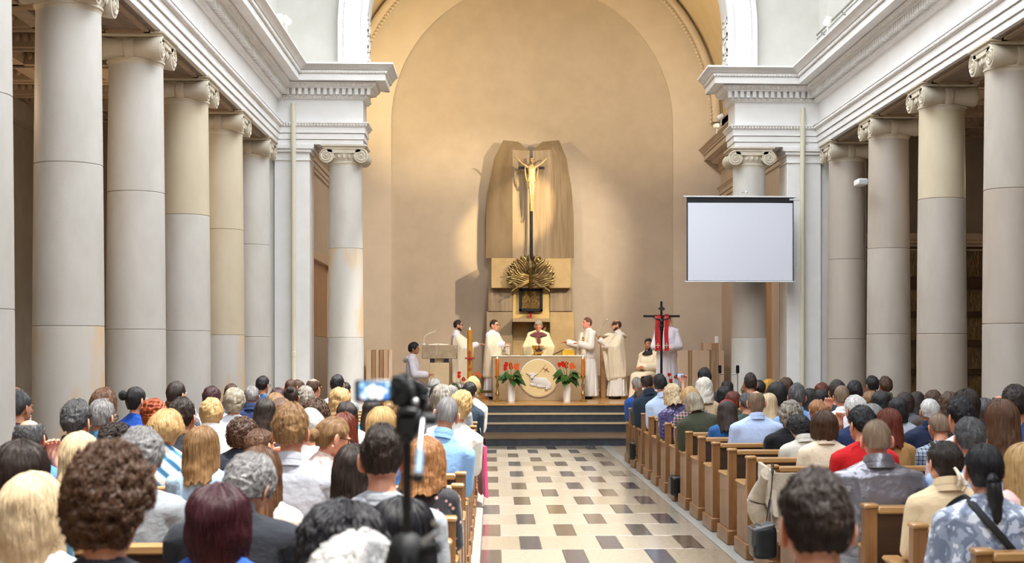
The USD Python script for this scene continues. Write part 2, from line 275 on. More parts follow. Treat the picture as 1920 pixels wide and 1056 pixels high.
for s in (-1, 1):                                                # sunk panels on the underside of the arch
    for k in range(5):
        z = 6.5 + k * 0.27; part(wa, 'soffit_panel', cat(box(AX + s * (AR - 0.012), AX + s * (AR + 0.02), 24.12, 24.18, z, z + 0.2), box(AX + s * (AR - 0.012), AX + s * (AR + 0.02), 24.52, 24.58, z, z + 0.2), box(AX + s * (AR - 0.012), AX + s * (AR + 0.02), 24.12, 24.58, z, z + 0.04), box(AX + s * (AR - 0.012), AX + s * (AR + 0.02), 24.12, 24.58, z + 0.17, z + 0.21)), white, smooth=False)
# ---- chancel end wall with its shallow arched niche, vault and rib
YB = 34.0; NX, NZ, NR = 0.945, 7.08, 3.33
wb = thing('wall_back', kind='structure')
ap = [(NX + NR, 0.4)] + [(NX + NR * math.cos(t), NZ + NR * math.sin(t)) for t in np.linspace(0, np.pi, 90)] + [(NX - NR, 0.4)]
part(wb, 'end_wall', prism(Polygon([(-3.9, 0), (-3.9, 12.2), (5.8, 12.2), (5.8, 0)]).difference(Polygon(ap)), 'y', YB, YB + 0.06), tan_l)
def niche(u, v):                                                 # u across -1..1, v up 0..1 of straight part then the conch
    return
U = np.linspace(-1, 1, 61); rows = []
for z in list(np.linspace(0.4, NZ, 14)): rows.append([(NX + NR * 1.003 * math.sin(u * math.pi / 2), YB + 0.02 + 0.24 * math.cos(u * math.pi / 2) ** 0.8, z) for u in U])
for b in np.linspace(0, np.pi / 2, 24)[1:]:                      # conch: rows rise towards the crown
    k = math.cos(b); rows.append([(NX + NR * 1.003 * math.sin(u * math.pi / 2) * k, YB + 0.02 + 0.24 * (k * abs(math.cos(u * math.pi / 2))) ** 0.8, NZ + NR * 1.003 * math.sin(b)) for u in U])
Rn = np.array(rows); part(wb, 'niche', (Rn.reshape(-1, 3), grid_faces(len(Rn), 61, wrap=False)), tan_m, smooth=True)
part(wb, 'backing', box(-3.9, 5.8, 34.75, 34.9, 0, 12.2), tan_m)
part(wb, 'skirting', cat(box(-3.5, NX - NR, YB - 0.03, YB, 0.8, 1.1), box(NX + NR, 5.4, YB - 0.03, YB, 0.8, 1.1)), mat('skirting_wood', '7d6a55', 0.5))
part(wb, 'niche_skirting', (np.array([[(NX + 3.3 * math.sin(u * math.pi / 2), YB + 0.0 + 0.24 * math.cos(u * math.pi / 2) ** 0.8 - d, z) for u in U] for z, d in ((0.8, 0), (1.13, 0), (1.13, -0.05))]).reshape(-1, 3), grid_faces(3, 61, wrap=False)), mats['skirting_wood'])
va = thing('ceiling', kind='structure')
ang = np.linspace(0, np.pi, 49); VR, VS = 4.5, 7.12
Rv = np.array([[(XC + VR * math.cos(a), y, VS + VR * math.sin(a)) for a in ang] + [(XC + (VR + 0.3) * math.cos(a), y, VS + (VR + 0.3) * math.sin(a)) for a in ang[::-1]] for y in (24.65, 34.4)])
part(va, 'barrel_vault', rings(Rv, False, False), vault_m, smooth=30)
rib = np.array([(XC + 4.32 * math.cos(a), YB - 0.12, VS + 4.32 * math.sin(a)) for a in np.linspace(0, np.pi, 70)])
part(va, 'wall_rib', tube(rib, 0.13 , 10), tan_l)
part(va, 'rib_ornament', cat(*[(egg_u[0] * 0.05 + [XC + 4.2 * math.cos(a), YB - 0.22, VS + 4.2 * math.sin(a)], egg_u[1]) for a in np.linspace(0, np.pi, 150)]), tan_l, kind='stuff')
part(va, 'attic', cat(box(-3.55, -3.8, 24.7, 34.4, 6.4, 7.3), box(5.44, 5.7, 24.7, 34.4, 6.4, 7.3)), tan_l)
nc = thing('ceiling', kind='structure'); part(nc, 'roof_slab', cat(box(XL - 0.5, -1.6, -7, 24.7, 9.6, 9.8), box(3.5, XR + 0.5, -7, 24.7, 9.6, 9.8)), wallgrey)
# rear of the nave
wr = thing('wall_rear', kind='structure'); part(wr, 'rear_wall', box(-7.6, 9.6, -7.3, -7, 0, 9.6), wallgrey)

# ---- columns
def capital(p, c, dtop, w, d, ztop, facing):                     # Ionic capital; volute faces look along +-y, then turned
    r = dtop / 2; ms = {}
    ms['abacus'] = cat(bev(-w / 2 - 0.0, w / 2, -d / 2, d / 2, -0.03, 0, 0.006), bev(-w / 2 + 0.025, w / 2 - 0.025, -d / 2 + 0.025, d / 2 - 0.025, -0.06, -0.028, 0.01))
    vr, vx, vz, hy = 0.128 * dtop / 0.575, w / 2 - 0.095, -0.178, d / 2 - 0.035
    ms['echinus'] = lathe([(r * 0.9, -0.34), (r, -0.34), (r * 1.03, -0.30), (r * 1.07, -0.295), (r * 1.07, -0.275), (r * 1.02, -0.265), (r * 1.06, -0.24), (r * 1.18, -0.17), (r * 1.2, -0.13), (r * 0.9, -0.10)], 40)
    can = bev(-vx, vx, -hy, hy, -0.135, -0.055, 0.012)
    bol = []
    for s in (-1, 1):
        ys = np.array([-1, -0.92, -0.8, -0.5, -0.16, -0.13, -0.08, 0.08, 0.13, 0.16, 0.5, 0.8, 0.92, 1]) * hy
        rr = np.array([1.0, 1.02, 0.97, 0.80, 0.70, 0.80, 0.86, 0.86, 0.80, 0.70, 0.80, 0.97, 1.02, 1.0]) * vr
        bol.append(lathe(list(zip(rr, ys)), 24, axis='y')); bol[-1] = (bol[-1][0] * [1, -1, 1] + [s * vx, 0, vz], bol[-1][1][:, ::-1])
    ms['volute'] = None
    out = []
    th = np.linspace(0, 5.3 * np.pi, 80); rad = vr * 0.93 * np.exp(-th / (5.3 * np.pi) * 1.75)
    sp = []
    for s in (-1, 1):
        for q in (-1, 1):
            pts = np.c_[s * vx + s * rad * np.sin(th), np.full(80, q * (hy + 0.004)), vz + rad * np.cos(th)]
            sp.append(tube(pts, 0.014 * np.exp(-th / 17 * 0.9), 6)); sp.append((egg_u[0] * [0.024, 0.014, 0.024] + [s * vx, q * (hy + 0.006), vz], egg_u[1]))
    for q in (-1, 1): sp.append(tube([(-vx, q * (hy + 0.003), -0.066), (0, q * (hy + 0.003), -0.066), (vx, q * (hy + 0.003), -0.066)], 0.011, 6)); sp.append(tube([(-vx * 0.72, q * (hy + 0.003), -0.13), (0, q * (hy + 0.003), -0.136), (vx * 0.72, q * (hy + 0.003), -0.13)], 0.010, 6))
    eg = [(egg_u[0] * [0.03, 0.022, 0.045] + [x, q * (r * 1.1 * math.sqrt(max(0.05, 1 - (x / (r * 1.25)) ** 2)) + 0.012), -0.185], egg_u[1]) for q in (-1, 1) for x in np.linspace(-0.62 * r, 0.62 * r, 5)]
    ca = math.degrees(facing)
    def put(n, m): m = to_t(m); part(p, n, (rot(m[0], ca) + [c[0], c[1], ztop], m[1]), capm, smooth=35)
    put('abacus', ms['abacus']); put('echinus', ms['echinus']); put('cushion', can)
    for b in bol: put('bolster', b)
    put('volute_scroll', cat(*sp)); put('egg_moulding', cat(*eg))
def column(x, y, rb, rt, ztop, joints, ms_, label, facing, w, d, zb=0.0):
    p = thing('column', label, 'column', (x, y, zb))
    def R(z): u = np.clip((z - zb) / (ztop - 0.3 - zb), 0, 1); return rb + (rt - rb) * u ** 1.6
    zs = [zb + 0.14] + joints + [ztop - 0.31]
    part(p, 'base', lathe([(rb * 1.28, zb), (rb * 1.28, zb + 0.05), (rb * 1.2, zb + 0.07), (rb * 1.12, zb + 0.1), (rb * 1.16, zb + 0.12), (rb * 1.02, zb + 0.15), (rb, zb + 0.15)], 48, (x, y, 0)), ms_[0])
    for k, (a, b) in enumerate(zip(zs[:-1], zs[1:])):
        g = 0.006; pr = [(R(a) * 0.9, a), (R(a) - 0.008, a), (R(a), a + g)] + [(R(z), z) for z in np.linspace(a + g, b - g, 7)[1:-1]] + [(R(b), b - g), (R(b) - 0.008, b), (R(b) * 0.9, b)]
        part(p, 'drum', lathe(pr, 64, (x, y, 0)), ms_[min(k, len(ms_) - 1)], smooth=50)
    capital(p, (x, y), 2 * rt, w, d, ztop, facing); return p
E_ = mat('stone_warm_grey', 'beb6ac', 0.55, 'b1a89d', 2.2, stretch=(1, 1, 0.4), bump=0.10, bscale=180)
A_, B_, C_, D_ = stoneA, stoneB, stoneC, stoneD
ordn = ['nearest the chancel', 'second from the chancel', 'third from the chancel', 'fourth from the chancel', 'fifth from the chancel', 'cut by the picture edge']
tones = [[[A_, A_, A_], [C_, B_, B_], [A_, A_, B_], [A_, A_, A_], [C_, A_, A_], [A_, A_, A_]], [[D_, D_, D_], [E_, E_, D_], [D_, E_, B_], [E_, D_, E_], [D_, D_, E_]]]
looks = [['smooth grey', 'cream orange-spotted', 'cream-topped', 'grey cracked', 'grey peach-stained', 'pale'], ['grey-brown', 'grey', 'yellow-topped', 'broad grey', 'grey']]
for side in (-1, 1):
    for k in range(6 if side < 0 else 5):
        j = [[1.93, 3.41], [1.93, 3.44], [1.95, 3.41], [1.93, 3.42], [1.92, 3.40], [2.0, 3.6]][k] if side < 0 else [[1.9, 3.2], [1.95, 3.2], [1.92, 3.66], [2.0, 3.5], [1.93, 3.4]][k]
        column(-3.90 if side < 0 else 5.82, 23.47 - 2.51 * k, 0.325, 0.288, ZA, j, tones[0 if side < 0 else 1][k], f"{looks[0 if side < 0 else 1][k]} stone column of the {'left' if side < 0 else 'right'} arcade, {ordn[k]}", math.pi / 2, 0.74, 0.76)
column(-2.47, 24.36, 0.305, 0.272, ZA, [1.93, 3.42], [A_, C_, A_], 'front stone column with orange streaks left of the chancel steps', 0, 0.76, 0.72)
column(4.36, 24.36, 0.305, 0.272, ZA, [1.93, 3.42], [A_, D_, A_], 'front stone column behind the hanging projection screen', 0, 0.76, 0.72)
# ---- chancel doors and the glazed screen closing the right aisle
frame_m = mat('door_frame_stone', 'cdb399', 0.6); wood_d = mat('brown_bar_wood', '4a2d12', 0.45, '3b2410', 5)
d1 = thing('door_1', kind='structure'); part(d1, 'door_leaf', box(-3.52, -3.45, 27.2, 30.2, 2.0, 3.45), tanm2); part(d1, 'lower_panel', box(-3.52, -3.42, 27.2, 30.2, 0.15, 1.99), mat('grey_marble_panel', 'a8998c', 0.4, '8d7d70', 4, stretch=(3, 3, 0.3)))
part(d1, 'frame', cat(bev(-3.52, -3.38, 27.0, 27.2, 0.15, 3.6, .01), bev(-3.52, -3.38, 30.2, 30.4, 0.15, 3.6, .01), bev(-3.52, -3.36, 26.95, 30.45, 3.45, 3.62, .01)), frame_m)
d2 = thing('door_2', kind='structure'); part(d2, 'door_leaf', box(5.36, 5.42, 27.2, 31.6, 0.15, 3.3), tanm2); part(d2, 'frame', cat(bev(5.3, 5.42, 27.0, 27.2, 0.15, 3.45, .01), bev(5.3, 5.42, 31.6, 31.8, 0.15, 3.45, .01), bev(5.28, 5.42, 26.95, 31.85, 3.3, 3.47, .01)), frame_m)
w1 = thing('window_1', kind='structure')
glass_g = mat('textured_amber_glass', '7a5a2c', 0.22, '4e3a1c', 9, bump=1.0, bscale=26, spec=0.8, stretch=(1, 1, 0.5)); glass_b = mat('textured_clear_glass', '9b9678', 0.2, '4b4834', 14, bump=1.0, bscale=26, spec=0.8, stretch=(1, 1, 0.5))
zs = [Z_(y, 7.4, 24.9) for y in (702, 698, 650, 644, 596, 590, 543, 532, 467)]
part(w1, 'transom', bev(5.9, 9.1, 24.86, 24.95, 3.46, 3.58, .01), frame_m); part(w1, 'head_moulding', cat(bev(5.9, 9.1, 24.80, 24.95, 3.58, 3.64, .01), bev(5.9, 9.1, 24.76, 24.95, 3.64, 3.76, .01)), frame_m)
for k, (ya, yb) in enumerate(((703, 692), (650, 638), (596, 584), (543, 520), (467, 463))): part(w1, 'bar', bev(6.0, 9.0, 24.82, 24.92, Z_(ya, 7.4, 24.9), Z_(yb, 7.4, 24.9), .008), wood_d)
for k, (ya, yb) in enumerate(((760, 703), (692, 650), (638, 596), (584, 543), (520, 467))):
    for q in range(4): part(w1, 'pane', box(6.02 + 0.75 * q, 6.75 + 0.75 * q, 24.87, 24.90, Z_(ya, 7.4, 24.9), Z_(yb, 7.4, 24.9)), glass_b if (k in (2, 3) and q == 2) else glass_g, smooth=False)
for q in range(5): part(w1, 'mullion', box(5.99 + 0.75 * q, 6.03 + 0.75 * q, 24.84, 24.92, 0, 3.5), wood_d)
# ================================================================== pews
oak = mat('pew_oak', '8f6439', .38, '774d2a', 4, stretch=(6, 1.2, .6), coat=.15, bump=.05, bscale=50); oak_l = mat('pew_oak_light', 'b58a57', .35, 'a17542', 4, stretch=(.8, 6, 6), coat=.2); oak_d = mat('pew_oak_dark', '43280f', .45, '351f0d', 4, stretch=(.8, 6, 4)); kn_m = mat('kneeler_board', '8a7454', .5, '6f5b40', 5)
PEWL = 3.2
def pew_parts(p, s):                                             # local: x from 0 (aisle end) outwards (s = direction), y forward, near face at y = 0
    B = lambda x0, x1, y0, y1, z0, z1, r=.006: bev(s * x0, s * x1, y0, y1, z0, z1, r)
    for x in (0, PEWL - .075):
        n = lambda a, m, mm: part(p, a, m, mm, world=False)
        pr = [(0, .13), (.50, .13), (.50, .585), (.10, .585), (.082, .62), (.075, .68), (.07, .815), (0, .815)]
        m = prism(pr, 'x', 0, .07); v = m[0].copy(); v[:, 0] = s * (x + v[:, 0]); n('end_panel', (v, m[1] if s > 0 else m[1][:, ::-1]), oak)
        n('arm_cap', B(x - .012, x + .082, .085, .535, .585, .612, .01), oak_l); n('post_cap', B(x - .008, x + .078, -.015, .085, .815, .84, .008), oak_l); n('plinth', B(x - .018, x + .10, -.04, .55, .0, .13, .008), oak)
    n = lambda a, m, mm: part(p, a, m, mm, world=False)
    n('top_rail', B(.07, PEWL - .075, -.022, .075, .785, .828, .008), oak_l); n('back_board', B(.07, PEWL - .075, .012, .04, .36, .79, .003), oak_d); n('back_rail', B(.07, PEWL - .075, .0, .05, .34, .40, .005), oak)
    for x in (1.05, 2.1): n('back_stile', B(x, x + .07, .002, .05, .39, .79, .004), oak_d)
    n('seat', B(.07, PEWL - .075, .045, .46, .37, .408, .01), oak); n('seat_support', B(1.5, 1.55, .06, .44, 0, .375, .005), oak_d); n('kneeler', B(.10, PEWL - .10, -.20, -.045, .115, .155, .01), kn_m)
    for x in (.11, 1.52, PEWL - .15): n('kneeler_bracket', B(x, x + .04, -.19, .02, .0, .115, .004), oak_d)
ORD = 'first second third fourth fifth sixth seventh eighth ninth tenth eleventh twelfth thirteenth fourteenth fifteenth sixteenth seventeenth eighteenth nineteenth twentieth twenty-first twenty-second'.split()
for side in (1, -1):
    first = None
    for k in range(0, 20):
        Yk = (21.70 if side > 0 else 21.17) - .92 * k; loc = (2.06 if side > 0 else (-.19 if k < 18 else .15), Yk, 0); lab = f"oak church pew, {ORD[k]} from the chancel in the {'right' if side > 0 else 'left'} block"
        p = thing('pew', lab, 'pew', loc, group=f"pews of the {'right' if side > 0 else 'left'} block")
        if first is None: pew_parts(p, side); first = p
        else: stage.GetPrimAtPath(p).GetReferences().AddInternalReference(first); stage.GetPrimAtPath(p).SetInstanceable(True)
# ================================================================== people
S2 = np.array(trimesh.creation.icosphere(2, 1.0).vertices); S1 = np.array(trimesh.creation.icosphere(1, 1.0).vertices)
def V(*a): return np.array(a, float)
def bone(S, *cr): return m3.Manifold.hull_points(np.vstack([np.asarray(c, float) + S * np.asarray(r, float) for c, r in cr]))
def head_bones(S, c, M=np.eye(3)):
    P = lambda o: c + np.array(o, float) @ M.T
    E = lambda o, r, A=np.eye(3): (S * np.array(r)) @ A.T @ M.T + P(o)
    H = lambda *q: m3.Manifold.hull_points(np.vstack(q))
    out = [H(E((0, -.008, .016), (.074, .096, .098))), H(E((0, .028, -.02), (.062, .068, .07)), E((0, .05, -.085), (.032, .034, .03)), E((0, -.01, -.04), (.064, .06, .05)))]
    out += [H(E((0, .092, .012), (.008, .010, .010)), E((0, .112, -.028), (.013, .014, .011))), H(E((0, .092, -.064), (.022, .010, .006)), E((0, .088, -.074), (.018, .010, .006))), H(E((-.03, .085, .022), (.018, .008, .006)), E((.03, .085, .022), (.018, .008, .006)))]
    for s in (-1, 1):
        t = math.radians(28) * s; A = np.array([[math.cos(t), -math.sin(t), 0], [math.sin(t), math.cos(t), 0], [0, 0, 1]])
        out.append(H(E((s * .084, -.012, -.006), (.008, .024, .036), A), E((s * .074, .0, -.03), (.006, .012, .018), A)))
    return out
def hand_bones(S, w, d, side, up=(0, 0, 1), curl=0.35, spread=1.0):  # wrist, direction of the fingers, -1 left / 1 right
    d = np.array(d, float) / np.linalg.norm(d); u = np.array(up, float) - d * np.dot(up, d); u /= np.linalg.norm(u) + 1e-9; s = np.cross(d, u) * side   # s points to the little-finger side
    out = [bone(S, (w, .024), (w + d * .03, (.026))), m3.Manifold.hull_points(np.vstack([w + d * a + s * b + S * .013 for a, b in ((.01, -.026), (.01, .026), (.085, -.034), (.085, .034))]))]
    for k, L in enumerate((.072, .08, .075, .058)):
        b = (-.032 + k * .0215); p0 = w + d * .085 + s * b; p1 = p0 + (d * math.cos(curl * .6) - u * math.sin(curl * .6)) * L * .5 + s * (b * .12 * spread); p2 = p1 + (d * math.cos(curl * 1.6) - u * math.sin(curl * 1.6)) * L * .5
        out += [bone(S1, (p0, .0095), (p1, .009)), bone(S1, (p1, .009), (p2, .0075))]
    t0 = w + d * .025 - s * .03; t1 = t0 + d * .035 - s * .03 - u * .006; t2 = t1 + d * .035 - s * .008
    return out + [bone(S1, (t0, .013), (t1, .011)), bone(S1, (t1, .011), (t2, .009))]
def seated(fem=False):
    sh = .150 if fem else .170; J = dict(hc=V(0, .025, 1.185), neck=V(0, -.015, 1.03), sh=sh)
    for s, n in ((-1, 'l'), (1, 'r')):
        J['sh' + n] = V(s * sh, -.012, .945); J['el' + n] = V(s * (sh + .032), .03, .69); J['wr' + n] = V(s * .085, .27, .625); J['hd' + n] = V(-s * .5, .8, -.25)
        J['hip' + n] = V(s * .095, .04, .53); J['kn' + n] = V(s * .11, .42, .52); J['an' + n] = V(s * .11, .35, .085); J['toe' + n] = V(s * .12, .48, .035)
    J['pel'] = V(0, 0, .54); J['waist'] = V(0, -.012, .70); J['ch'] = V(0, -.005, .86); J['ch2'] = V(0, -.015, .945); return J
def standing(**k):
    J = dict(hc=V(0, .03, 1.665), neck=V(0, -.015, 1.505), sh=.175)
    for s, n in ((-1, 'l'), (1, 'r')):
        J['sh' + n] = V(s * .175, -.015, 1.435); J['el' + n] = V(s * .25, -.03, 1.14); J['wr' + n] = V(s * .27, .05, .90); J['hd' + n] = V(0, .2, -1)
        J['hip' + n] = V(s * .09, 0, .94); J['kn' + n] = V(s * .10, .02, .50); J['an' + n] = V(s * .10, -.01, .09); J['toe' + n] = V(s * .12, .15, .035)
    J['pel'] = V(0, 0, .96); J['waist'] = V(0, -.005, 1.14); J['ch'] = V(0, 0, 1.32); J['ch2'] = V(0, -.012, 1.42); J.update({a: np.array(b, float) for a, b in k.items()}); return J
def torso(J, S, g=0.0, f=1.0):
    p, w, c, c2 = J['pel'], J['waist'], J['ch'], J['ch2']; x = lambda a: V(a * f, 0, 0); q = J['sh'] / .178
    o = [bone(S, (p - x(.085), .105 + g), (p + x(.085), .105 + g), (w - x(.06), .10 + g), (w + x(.06), .10 + g)), bone(S, (w - x(.06), .10 + g), (w + x(.06), .10 + g), (c - x(.082 * q), .105 + g), (c + x(.082 * q), .105 + g)),
         bone(S, (c - x(.082 * q), .105 + g), (c + x(.082 * q), .105 + g), (c2 - x(.10 * q), .082 + g), (c2 + x(.10 * q), .082 + g)),
         bone(S, (J['shl'], .056 + g), (J['shr'], .056 + g), (c2 - x(.09), .08 + g), (c2 + x(.09), .08 + g))]
    o.append(bone(S, (J['neck'] + V(0, -.002, .012), .052 + g * .6), (J['shl'] * .72 + J['neck'] * .28, .05 + g), (J['shr'] * .72 + J['neck'] * .28, .05 + g), (c2, .075 + g)))
    return o
def arm(J, S, n, g=0.0, fore=True, upper=True):
    o = []
    if upper: o.append(bone(S, (J['sh' + n], .054 + g), (J['el' + n], .043 + g)))
    if fore: o.append(bone(S, (J['el' + n], .042 + g), (J['wr' + n], .028 + g * .9)))
    return o
def legs(J, S, g=0.0):
    o = []
    for n in 'lr': o += [bone(S, (J['hip' + n], .09 + g), (J['kn' + n], .06 + g)), bone(S, (J['kn' + n], .058 + g), (J['kn' + n] * .6 + J['an' + n] * .4 + V(0, -.015, 0), .055 + g), (J['an' + n], .04 + g))]
    return o
def feet(J, S, g=0.0):
    return [bone(S, (J['an' + n] + V(0, -.01, -.045), .036 + g), (J['an' + n] + (J['toe' + n] - J['an' + n]) * .5 + V(0, 0, -.01), .042 + g), (J['toe' + n], .03 + g)) for n in 'lr']
def mesh_of(bones, length=.03, smooth=8, tol=0):
    m = m3.Manifold.batch_boolean(bones, m3.OpType.Add)
    if length: m = m.refine_to_length(length)
    t = trimesh.Trimesh(*meshkit.arrays(m)[:2], process=True)
    if smooth: trimesh.smoothing.filter_taubin(t, lamb=0.5, nu=0.53, iterations=smooth)
    if tol:
        q = m3.Manifold(m3.Mesh(np.asarray(t.vertices, np.float32), np.asarray(t.faces, np.uint32)))
        if q.status() == m3.Error.NoError: return meshkit.arrays(q.simplify(tol))[:2]
    return np.array(t.vertices), np.array(t.faces)
def body_of(J, S, length=.035, M=np.eye(3), hands=True, fem=False, tol=.0012):
    b = torso(J, S) + [bone(S, (J['neck'], .058 if not fem else .05), (J['hc'] + V(0, -.022, -.055), .052 if not fem else .045))] + head_bones(S, J['hc'], M) + legs(J, S) + feet(J, S)
    for n, s in (('l', -1), ('r', 1)):
        b += arm(J, S, n)
        if hands: b += hand_bones(S1, J['wr' + n], J['hd' + n], s, up=J.get('up' + n, (0, 0, 1)), curl=J.get('curl', .35))
    return mesh_of(b, length, 6, tol)
TPL = {}
def templates(hi, fem):
    k = (hi, fem)
    if k not in TPL:
        J = seated(fem); S = S2 if hi else S1; L = .022 if hi else .05
        T = dict(J=J, body=body_of(J, S, .03 if hi else .06, fem=fem, tol=.0011 if hi else .003))
        for sl in (0, 1):
            for nm, g in (('thin', .012), ('thick', .022)):
                T[nm, sl] = mesh_of(torso(J, S, g) + [b for n in 'lr' for b in arm(J, S, n, g, fore=bool(sl))], L, 10, .0006 if hi else .0015)
        T['legs'] = mesh_of([bone(S, (J['pel'] - V(.08, 0, 0), .108), (J['pel'] + V(.08, 0, 0), .108))] + legs(J, S, .012), .06, 4, .002); T['shoes'] = [mesh_of([b], .05, 1) for b in feet(J, S1, .01)]
        TPL[k] = T
    return TPL[k]
def sm(a, b, x): t = np.clip((x - a) / (b - a), 0, 1); return t * t * (3 - 2 * t)
def Rm(yaw, pitch, roll):                                        # degrees; pitch > 0 bows forward, yaw > 0 turns left, roll > 0 leans right
    y, p, r = map(math.radians, (yaw, pitch, roll)); cy, sy, cp, sp, cr, sr = math.cos(y), math.sin(y), math.cos(-p), math.sin(-p), math.cos(r), math.sin(r)
    return np.array([[cy, -sy, 0], [sy, cy, 0], [0, 0, 1]]) @ np.array([[1, 0, 0], [0, cp, -sp], [0, sp, cp]]) @ np.array([[cr, 0, sr], [0, 1, 0], [-sr, 0, cr]])
def pose(v, P, head=None):                                       # template point -> point relative to the person's place
    v = np.asarray(v, float).copy(); w = sm(1.02, 1.10, v[:, 2]) * sm(.20, .12, np.abs(v[:, 0])) if head is None else np.full(len(v), head)
    piv = V(0, -.01, 1.05); hv = (v - piv) * [P['hw'], P['hw'], P['hw']] @ Rm(*P['head']).T + piv
    v = v + (hv - v) * w[:, None]
    fat = 1 + (P['fat'] - 1) * (1 - w); v[:, 0] *= fat; v[:, 1] = np.where(v[:, 1] < .2, v[:, 1] * fat, v[:, 1])
    if P['lean'] or P['tilt']:
        wt = sm(.5, .75, v[:, 2]) * sm(.42, .30, v[:, 1]) if head is None else np.ones(len(v)); q = V(0, 0, .55); lv = (v - q) @ Rm(0, P['lean'], P['tilt']).T + q; v = v + (lv - v) * wt[:, None]
    z = v[:, 2]; v[:, 2] = np.where(z > .44, .44 + (z - .44) * P['kz'], z)
    c, s = math.cos(math.radians(P['yaw'])), math.sin(math.radians(P['yaw'])); a = sm(.5, .8, v[:, 2]) if head is None else np.ones(len(v))
    r = np.c_[c * v[:, 0] - s * v[:, 1], s * v[:, 0] + c * v[:, 1], v[:, 2]]; return v + (r - v) * a[:, None]

# ---- hair: a shell grown from the crown down to a hairline, ridged along the strands
HC, HR = V(0, .017, 1.203), V(.076, .097, .099)
def hair_shell(P, n_phi, n_s, seed):
    """P: tt top, ts side, tb back thickness; front/side/back hairline z; hang 0..1 straight fall; flare; curl, strand amplitudes; bald: crown opening in degrees"""
    ph = np.linspace(0, 2 * np.pi, n_phi + 1); s = np.linspace(0, 1, n_s + 1); PH, SS = np.meshgrid(ph, s)
    side = np.minimum(PH, 2 * np.pi - PH); deg = np.degrees(side)
    zc = P['front'] + (P['side'] - P['front']) * sm(38, 72, deg); zc = zc + (P['back'] - zc) * sm(86, 128, deg)
    rg = np.random.default_rng(seed)
    zc = zc + P.get('rag', .006) * (meshkit.noise(np.stack([np.cos(PH) * 7, np.sin(PH) * 7, PH * 0 + seed], -1), seed) - .5) * 2
    c = HR[2] + P['tt']; az = np.arccos(np.clip((zc - HC[2]) / c, -1, 1)); az = np.minimum(az, np.pi / 2); L1 = az * .1; L2 = np.maximum(0, HC[2] - zc); a0 = math.radians(P.get('bald', 0))
    L1 = np.maximum(L1 - a0 * .1, 1e-3); d = SS * (L1 + L2); on = d <= L1
    al = np.where(on, a0 + d / L1 * (az - a0), np.pi / 2); z = np.where(on, HC[2] + c * np.cos(al), HC[2] - (d - L1)); z = np.where(L2 <= 0, HC[2] + c * np.cos(a0 + SS * (az - a0)), z); al = np.where(L2 <= 0, a0 + SS * (az - a0), al)
    dz = np.maximum(0, HC[2] - z)
    tuck = np.sqrt(np.clip(1 - (dz / .16) ** 2, .30, 1)); fall = 1 + P.get('flare', 0) * np.minimum(dz, .25) / .25 - P.get('taper', 0) * np.maximum(0, dz - .12)
    k = np.sin(al) * np.where(dz > 0, tuck * (1 - P['hang']) + fall * P['hang'], 1)
    bk = (1 - np.cos(PH)) / 2; th = P['ts'] + (P['tb'] - P['ts']) * bk ** 2
    th = th * (1 - P.get('edge', .75) * sm(.72, 1.0, SS) * (1 - P['hang']))
    lv = P.get('vol', 0) * np.exp(-((z - HC[2] + .01) / .07) ** 2) * np.sin(al)
    rx, ry = HR[0] + th + lv, HR[1] + th * np.where(np.cos(PH) > 0, .6, 1) + lv
    q = np.stack([np.sin(PH) * 3.0, np.cos(PH) * 3.0, d * 9], -1); fr = P.get('freq', 24)
    str_ = meshkit.fbm(np.stack([np.cos(PH) * 9 + 3 * meshkit.noise(q, seed + 3), np.sin(PH) * 9, d * P.get('wave', 4) + seed], -1), 3, seed) - .5
    x, y = k * rx * np.sin(PH), k * ry * np.cos(PH); p3 = np.stack([x, y, z], -1) * fr
    cl = (1 - np.abs(2 * meshkit.fbm(p3, 2, seed + 7) - 1)) - .55
    env = sm(0, .12, SS) if not P.get('bald') else 1.0
    amp = P.get('strand', .01) * str_ * env + P.get('curl', 0) * cl * (0.35 + .65 * env) + (0 if P['tt'] < .006 else .016) * (meshkit.fbm(np.stack([x, y, z], -1) * 15 + seed * 1.7, 2, seed + 11) - .5) * env
    n = np.stack([np.sin(PH) * np.sin(al), np.cos(PH) * np.sin(al), np.cos(al)], -1)
    v = np.stack([x, y + P.get('dy', 0) * (dz / .2), z], -1) + HC * [1, 1, 0] + n * amp[..., None]
    edge = v[-1].copy(); cen = np.array([HC[0], HC[1], 0]); inn = edge.copy(); inn[:, :2] = cen[:2] + (edge[:, :2] - cen[:2]) * .72; inn[:, 2] += .012
    v = np.concatenate([v, inn[None]], 0); uvv = np.stack([np.broadcast_to(ph / (2 * np.pi), (n_s + 2, n_phi + 1)), np.r_[s, 1.02][:, None] * np.ones(n_phi + 1)], -1)
    f = grid_faces(n_s + 2, n_phi + 1, wrap=False); return v.reshape(-1, 3), f, uvv.reshape(-1, 2)
